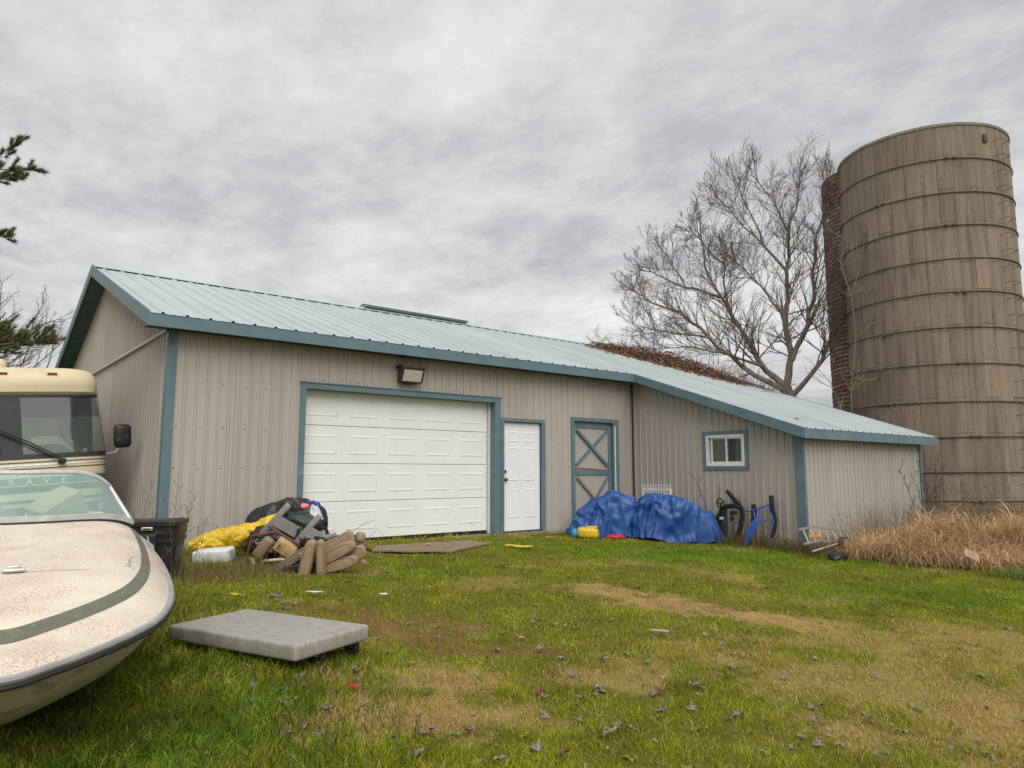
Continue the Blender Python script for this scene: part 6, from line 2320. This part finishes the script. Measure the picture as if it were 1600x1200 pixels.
for i in range(30):
    x = 12.0 + 4.8 * rnd.random()
    y = 6.25 - .5 * rnd.random() - .25 * (x - 12) / 5
    weed(x, y, rnd.uniform(.5, 1.0), rnd.randrange(7), 'dry brown weed stalk in front of the wing front wall', 'dry weeds along the wing front wall')
for (dx, h) in ((0, 2.1), (.12, 1.9), (-.18, 1.7), (.25, 1.55), (-.05, 1.45), (.1, 1.3), (-.3, 1.2), (.3, 1.25), (-.12, 1.15), (.2, 1.05), (-.45, 1.75)):
    weed(16.45 + dx, 6.2 + rnd.uniform(-.15, .1), h, 4 + rnd.randrange(3), 'tall dark dry weed at the right corner of the wing', 'tall weeds at the right wing corner')
for i in range(26):
    x = 16.9 + 5.2 * rnd.random()
    y = 6.0 - 2.0 * rnd.random() - .55 * (x - 17)
    weed(x, y, rnd.uniform(.8, 1.9), rnd.randrange(7), 'dry brown weed standing in front of the silo base', 'dry weeds before the silo')

# mass of stalks and blades (too many to count)
def region_blades(name, n_, xy, hrange, col, wid, lean, label, cat_, curl=.7, zoff=None):
    X, Y = xy(n_)
    H_ = rng.uniform(hrange[0], hrange[1], n_)
    Z = gz(X, Y)
    if zoff is not None:
        Z = Z + zoff(X, Y) * rng.uniform(.3, 1, n_)
    C_ = np.array(col[0])[None] + (np.array(col[1]) - np.array(col[0]))[None] * rng.uniform(0, 1, n_)[:, None]
    C_ = C_ * rng.uniform(.7, 1.2, n_)[:, None]
    blades(name, np.stack([X, Y, Z], 1), H_, np.full(n_, wid) * rng.uniform(.7, 1.3, n_), C_, lean, m_blade, curl, label=label, cat=cat_, kind='stuff')


def mound_xy(n_):
    # ellipse of the straw mound
    a = rng.uniform(0, 2 * math.pi, n_)
    r_ = np.sqrt(rng.uniform(0, 1, n_))
    u = r_ * np.cos(a) * 2.1
    v = r_ * np.sin(a) * 1.0
    c, s_ = math.cos(R(-36)), math.sin(R(-36))
    return 13.55 + u * c - v * s_, 4.62 + u * s_ + v * c


def mound_h(X, Y):
    c, s_ = math.cos(R(-36)), math.sin(R(-36))
    dx, dy = X - 13.55, Y - 4.62
    u = (dx * c + dy * s_) / 2.1
    v = (-dx * s_ + dy * c) / 1.0
    return .80 * np.clip(1 - (u * u + v * v), 0, 1) ** .9 * (0.15 + 1.5 * nfbm(X * 2.0, Y * 2.0, 91, 3)) * (.55 + .35 * np.clip(u + .5, 0, 1))


def region_arcs(name, n_, xy, hrange, col, wid, reach, label, cat_, droop=1.1, zoff=None):
    X, Y = xy(n_)
    H_ = rng.uniform(hrange[0], hrange[1], n_)
    Z = gz(X, Y)
    if zoff is not None:
        Z = Z + zoff(X, Y) * rng.uniform(.15, 1, n_)
    C_ = np.array(col[0])[None] + (np.array(col[1]) - np.array(col[0]))[None] * rng.uniform(0, 1, n_)[:, None]
    C_ = C_ * (0.45 + 1.1 * nfbm(X * 2.2, Y * 2.2, 95, 3))[:, None] * rng.uniform(.7, 1.25, n_)[:, None]
    arcs(name, np.stack([X, Y, Z], 1), H_, np.full(n_, wid) * rng.uniform(.6, 1.3, n_), C_, reach, m_blade, 4, droop, label=label, cat=cat_, kind='stuff')


region_arcs('straw_mound', 17000, mound_xy, (.12, .55), ((.46, .30, .16), (.90, .66, .40)), .0085, 1.5, 'arching mound of dry straw coloured grass before the silo', 'dry grass', 1.35, mound_h)
region_arcs('straw_fringe', 9000, lambda n_: (lambda t, s_: (13.2 + t * 7.0, 5.6 - s_ * 2.6 - t * 1.2))(rng.uniform(0, 1, n_), rng.uniform(0, 1, n_)), (.14, .42), ((.20, .16, .06), (.44, .32, .16)), .008, 1.0, 'rough half dry grass round the straw mound and silo foot', 'dry grass', 1.2)
region_arcs('green_fringe', 5000, lambda n_: (lambda t, s_: (12.0 + t * 4.2, 3.9 - s_ * .7 - t * 1.1))(rng.uniform(0, 1, n_), rng.uniform(0, 1, n_)), (.08, .24), ((.12, .20, .045), (.26, .27, .08)), .007, .9, 'long green grass at the front edge of the straw mound', 'grass', 1.2)
region_blades('dry_brush', 5200, lambda n_: (lambda t, s_: (12.6 + t * 8.5, 6.25 - s_ * (.5 + 1.6 * t) - t * 1.3))(rng.uniform(0, 1, n_) ** .8, rng.uniform(0, 1, n_)), (.25, 1.15), ((.17, .12, .075), (.40, .29, .17)), .0065, .5, 'ragged tall brown brush along the wing end and silo foot', 'brush', .3)
region_blades('weed_stalks', 3200, lambda n_: (lambda t, s_: (11.35 + t * 6.0, 6.35 - s_ * (.45 + .4 * t)))(rng.uniform(0, 1, n_), rng.uniform(0, 1, n_)), (.12, .48), ((.16, .115, .07), (.32, .225, .13)), .0055, .6, 'thin brown stalks massed along the wing front wall', 'weeds', .4)
region_blades('wing_foot_weeds', 1500, lambda n_: (11.85 - rng.uniform(0, 1, n_) ** 1.6 * .55, rng.uniform(6.3, 8.2, n_)), (.08, .34), ((.12, .10, .04), (.25, .17, .09)), .006, .8, 'brown weeds along the foot of the wing wall by the sleds', 'weeds', .5)
region_blades('silo_foot_weeds', 9000, lambda n_: (rng.uniform(17.0, 23, n_), rng.uniform(2.0, 6.2, n_)), (.3, .95), ((.10, .075, .04), (.22, .16, .09)), .011, .6, 'brown weeds massed at the foot of the concrete silo', 'weeds', .4)
region_blades('shade_tinted_grass', 12000, lambda n_: (lambda a, r_: (.70 + 1.10 * r_ * np.cos(a), 4.7 + 2.4 * r_ * np.sin(a)))(rng.uniform(0, 6.28, n_), 1.25 * rng.uniform(0, 1, n_) ** .9 * (.75 + .5 * rng.uniform(0, 1, n_))), (.07, .20), ((.04, .075, .014), (.12, .16, .03)), .0048, 1.2, 'long green grass round the boat hull, coloured darker as its shade', 'grass', .9)  # long blades, their green darkened to paint the shade at the hull
region_blades('bin_weeds', 1300, lambda n_: (rng.uniform(1.5, 3.3, n_), rng.uniform(7.9, 8.9, n_)), (.06, .26), ((.16, .13, .06), (.30, .23, .12)), .005, .8, 'brown dry grass round the black bin', 'weeds', .5)

# broad-leaf weeds in the lawn and straw lying flat on the worn patches
rnd = random.Random(41)
bw = MB()
for i in range(110):
    d_ = 3.0 + 7.5 * rnd.random()
    x, y = LD(rnd.uniform(-.5, .78) * d_, d_)
    if y > 9.7 or (x > 11.3 and y > 4.5) or x < 1.4:
        continue
    z = gzf(x, y)
    for k in range(rnd.randrange(4, 8)):
        a = rnd.uniform(0, 6.28)
        L_ = rnd.uniform(.03, .06)
        w = L_ * .28
        dx, dy = math.cos(a), math.sin(a)
        p0 = Vector((x, y, z + .006))
        p1 = Vector((x + dx * L_ * .5, y + dy * L_ * .5, z + .02 + .015 * rnd.random()))
        p2 = Vector((x + dx * L_, y + dy * L_, z + .012 + .015 * rnd.random()))
        s_ = Vector((-dy, dx, 0)) * w
        bw.poly([p0, p1 - s_, p2, p1 + s_])
bw.build('broadleaf_weeds', mat('broad_leaf', (0.14, 0.20, 0.035), 0.6, 0.3, 3.0), None, label='small flat leafed weeds dotted through the lawn', cat='weeds', kind='stuff')
NS = 16000
d = 2.6 + 8 * rng.uniform(0, 1, NS) ** 1.2
l = rng.uniform(-.55, .85, NS) * d
sx, sy = FW[0] * d + RT[0] * l, FW[1] * d + RT[1] * l
dry, soil, lush, mott = lawn(sx, sy)
ok = (rng.uniform(0, 1, NS) < np.clip(dry * 1.1 + soil * .5, .03, 1)) & (sy < 9.9) & ~((sx > 11.4) & (sy > 5))
sx, sy = sx[ok], sy[ok]
n = len(sx)
arcs('lying_straw', np.stack([sx, sy, gz(sx, sy) + .008], 1), rng.uniform(.008, .03, n), rng.uniform(.0022, .004, n), np.array([.50, .38, .20])[None] * rng.uniform(.6, 1.2, n)[:, None], 4.5, m_blade, 3, 1.3, label='dead straw lying flat on the worn lawn patches', cat='straw', kind='stuff')

# leaf litter
M['leaf'] = mat('grey_brown_leaf', (0.13, 0.095, 0.085), 0.9, 0.3, 3.0, col2=(0.30, 0.24, 0.215))
M['leaf_red'] = mat('wine_red_leaf', (0.17, 0.055, 0.060), 0.85, 0.3, 6.0)
M['leaf_tan'] = mat('tan_leaf', (0.42, 0.29, 0.17), 0.9, 0.25, 6.0)


def leaf_outline(rn):
    pts = []
    lobes = [(-150, .45), (-115, .35), (-95, .85), (-70, .42), (-48, .95), (-24, .45), (0, 1.15), (24, .45), (48, .95), (70, .42), (95, .85), (115, .35), (150, .45), (180, .18)]
    for a, r_ in lobes:
        pts.append((r_ * rn.uniform(.85, 1.1) * math.cos(R(a)), r_ * rn.uniform(.85, 1.1) * math.sin(R(a))))
    return pts


def leaf_mesh(seed, m):
    rn = random.Random(seed)
    mb = MB()
    o_ = leaf_outline(rn)
    curl = rn.uniform(.15, .5)
    zf = lambda x, y: curl * (y * y) * .9 + .35 * curl * x * x + .40 * mnoise.noise(Vector((x * 1.8 + seed, y * 1.8, 0)))
    mb.v.append((0, 0, zf(0, 0)))
    for (x, y) in o_:
        mb.v.append((x * .5, y * .5, zf(x * .5, y * .5)))
    for (x, y) in o_:
        mb.v.append((x, y * (1 - .35 * curl), zf(x, y)))
    n_ = len(o_)
    for i in range(n_):
        j = (i + 1) % n_
        mb.f.append([0, 1 + i, 1 + j])
        mb.f.append([1 + i, 1 + n_ + i, 1 + n_ + j, 1 + j])
    me = bpy.data.meshes.new('fallen_leaf')
    me.from_pydata(mb.v, [], mb.f)
    me.materials.append(m)
    return me


LM = [leaf_mesh(s_, M['leaf']) for s_ in range(5)] + [leaf_mesh(9, M['leaf_red']), leaf_mesh(11, M['leaf_tan'])]
rnd = random.Random(23)
spots = [(1.7, 4.25, 9, .16), (1.5, 4.6, 6, .12), (2.25, 4.35, 6, .2), (1.75, 3.75, 9, .22), (1.95, 3.35, 6, .18), (2.6, 6.5, 6, .25), (2.8, 6.9, 5, .2), (4.2, 4.8, 5, .25), (3.75, 3.9, 4, .2), (3.0, 3.3, 6, .2), (2.85, 2.95, 6, .2), (3.3, 2.75, 6, .35), (3.55, 3.25, 5, .3), (5.3, 3.6, 5, .3), (4.2, 2.6, 5, .4), (4.9, 2.1, 4, .5), (3.4, 2.2, 6, .5), (2.3, 3.0, 6, .3), (1.2, 4.1, 4, .4)]
for (x, y, k, sp) in spots:
    for _ in range(k):
        o = bpy.data.objects.new('fallen_leaf', LM[rnd.choice((0, 1, 2, 3, 4, 0, 1, 2, 5, 6))])
        COL.objects.link(o)
        xx, yy = x + rnd.gauss(0, sp * .7), y + rnd.gauss(0, sp * .7)
        o.location = (xx, yy, gzf(xx, yy) + rnd.uniform(.012, .035))
        s_ = rnd.uniform(.036, .066)
        o.scale = (s_, s_, s_)
        o.rotation_euler = (rnd.uniform(-.35, .35), rnd.uniform(-.35, .35), rnd.uniform(0, 6.28))
        cn = {'leaf': 'grey brown', 'leaf_red': 'wine red', 'leaf_tan': 'tan'}[{v.name: k_ for k_, v in M.items()}[o.data.materials[0].name]]
        tag(o, 'curled %s fallen leaf lying in the grass %s' % (cn, 'near the platform cart' if x < 2.4 and y > 3.6 else ('behind the platform cart' if y > 6 else ('at the bottom edge of the lawn' if y < 3.2 else 'in the middle of the lawn'))), 'leaf', 'fallen leaves on the lawn')
# far litter, too small to tell apart
lt2 = MB()
for i in range(900):
    d_ = rnd.uniform(3.0, 9.5)
    l_ = rnd.uniform(-.45, .8) * d_
    x, y = LD(l_, d_)
    if y > 9.6 or (x > 11.5 and y > 5):
        continue
    c = Vector((x, y, gzf(x, y) + rnd.uniform(.01, .03)))
    s_ = rnd.uniform(.008, .022)
    u = Vector((rnd.uniform(-1, 1), rnd.uniform(-1, 1), rnd.uniform(-.5, .5))).normalized() * s_
    w = u.cross(Vector((rnd.uniform(-.5, .5), rnd.uniform(-.5, .5), 1))).normalized() * s_ * .7
    lt2.poly([c - u, c + w, c + u, c - w])
lt2.build('leaf_crumbs', M['leaf'], None, label='tiny crumbs of dead leaf strewn through the lawn', cat='leaf litter', kind='stuff')
# dry vine twig leaning on the garage door
tg = MB()
tg.tube([(4.95, 10.28, .05), (5.1, 10.25, .14), (5.35, 10.26, .28), (5.55, 10.28, .34)], .004, 4)
tg.tube([(5.42, 10.27, .04), (5.62, 10.26, .2), (5.72, 10.28, .1), (5.70, 10.28, .03)], .003, 4)
tg.build('dry_twig', M['twig'], None, label='thin dry twig arching before the garage door', cat='twig')
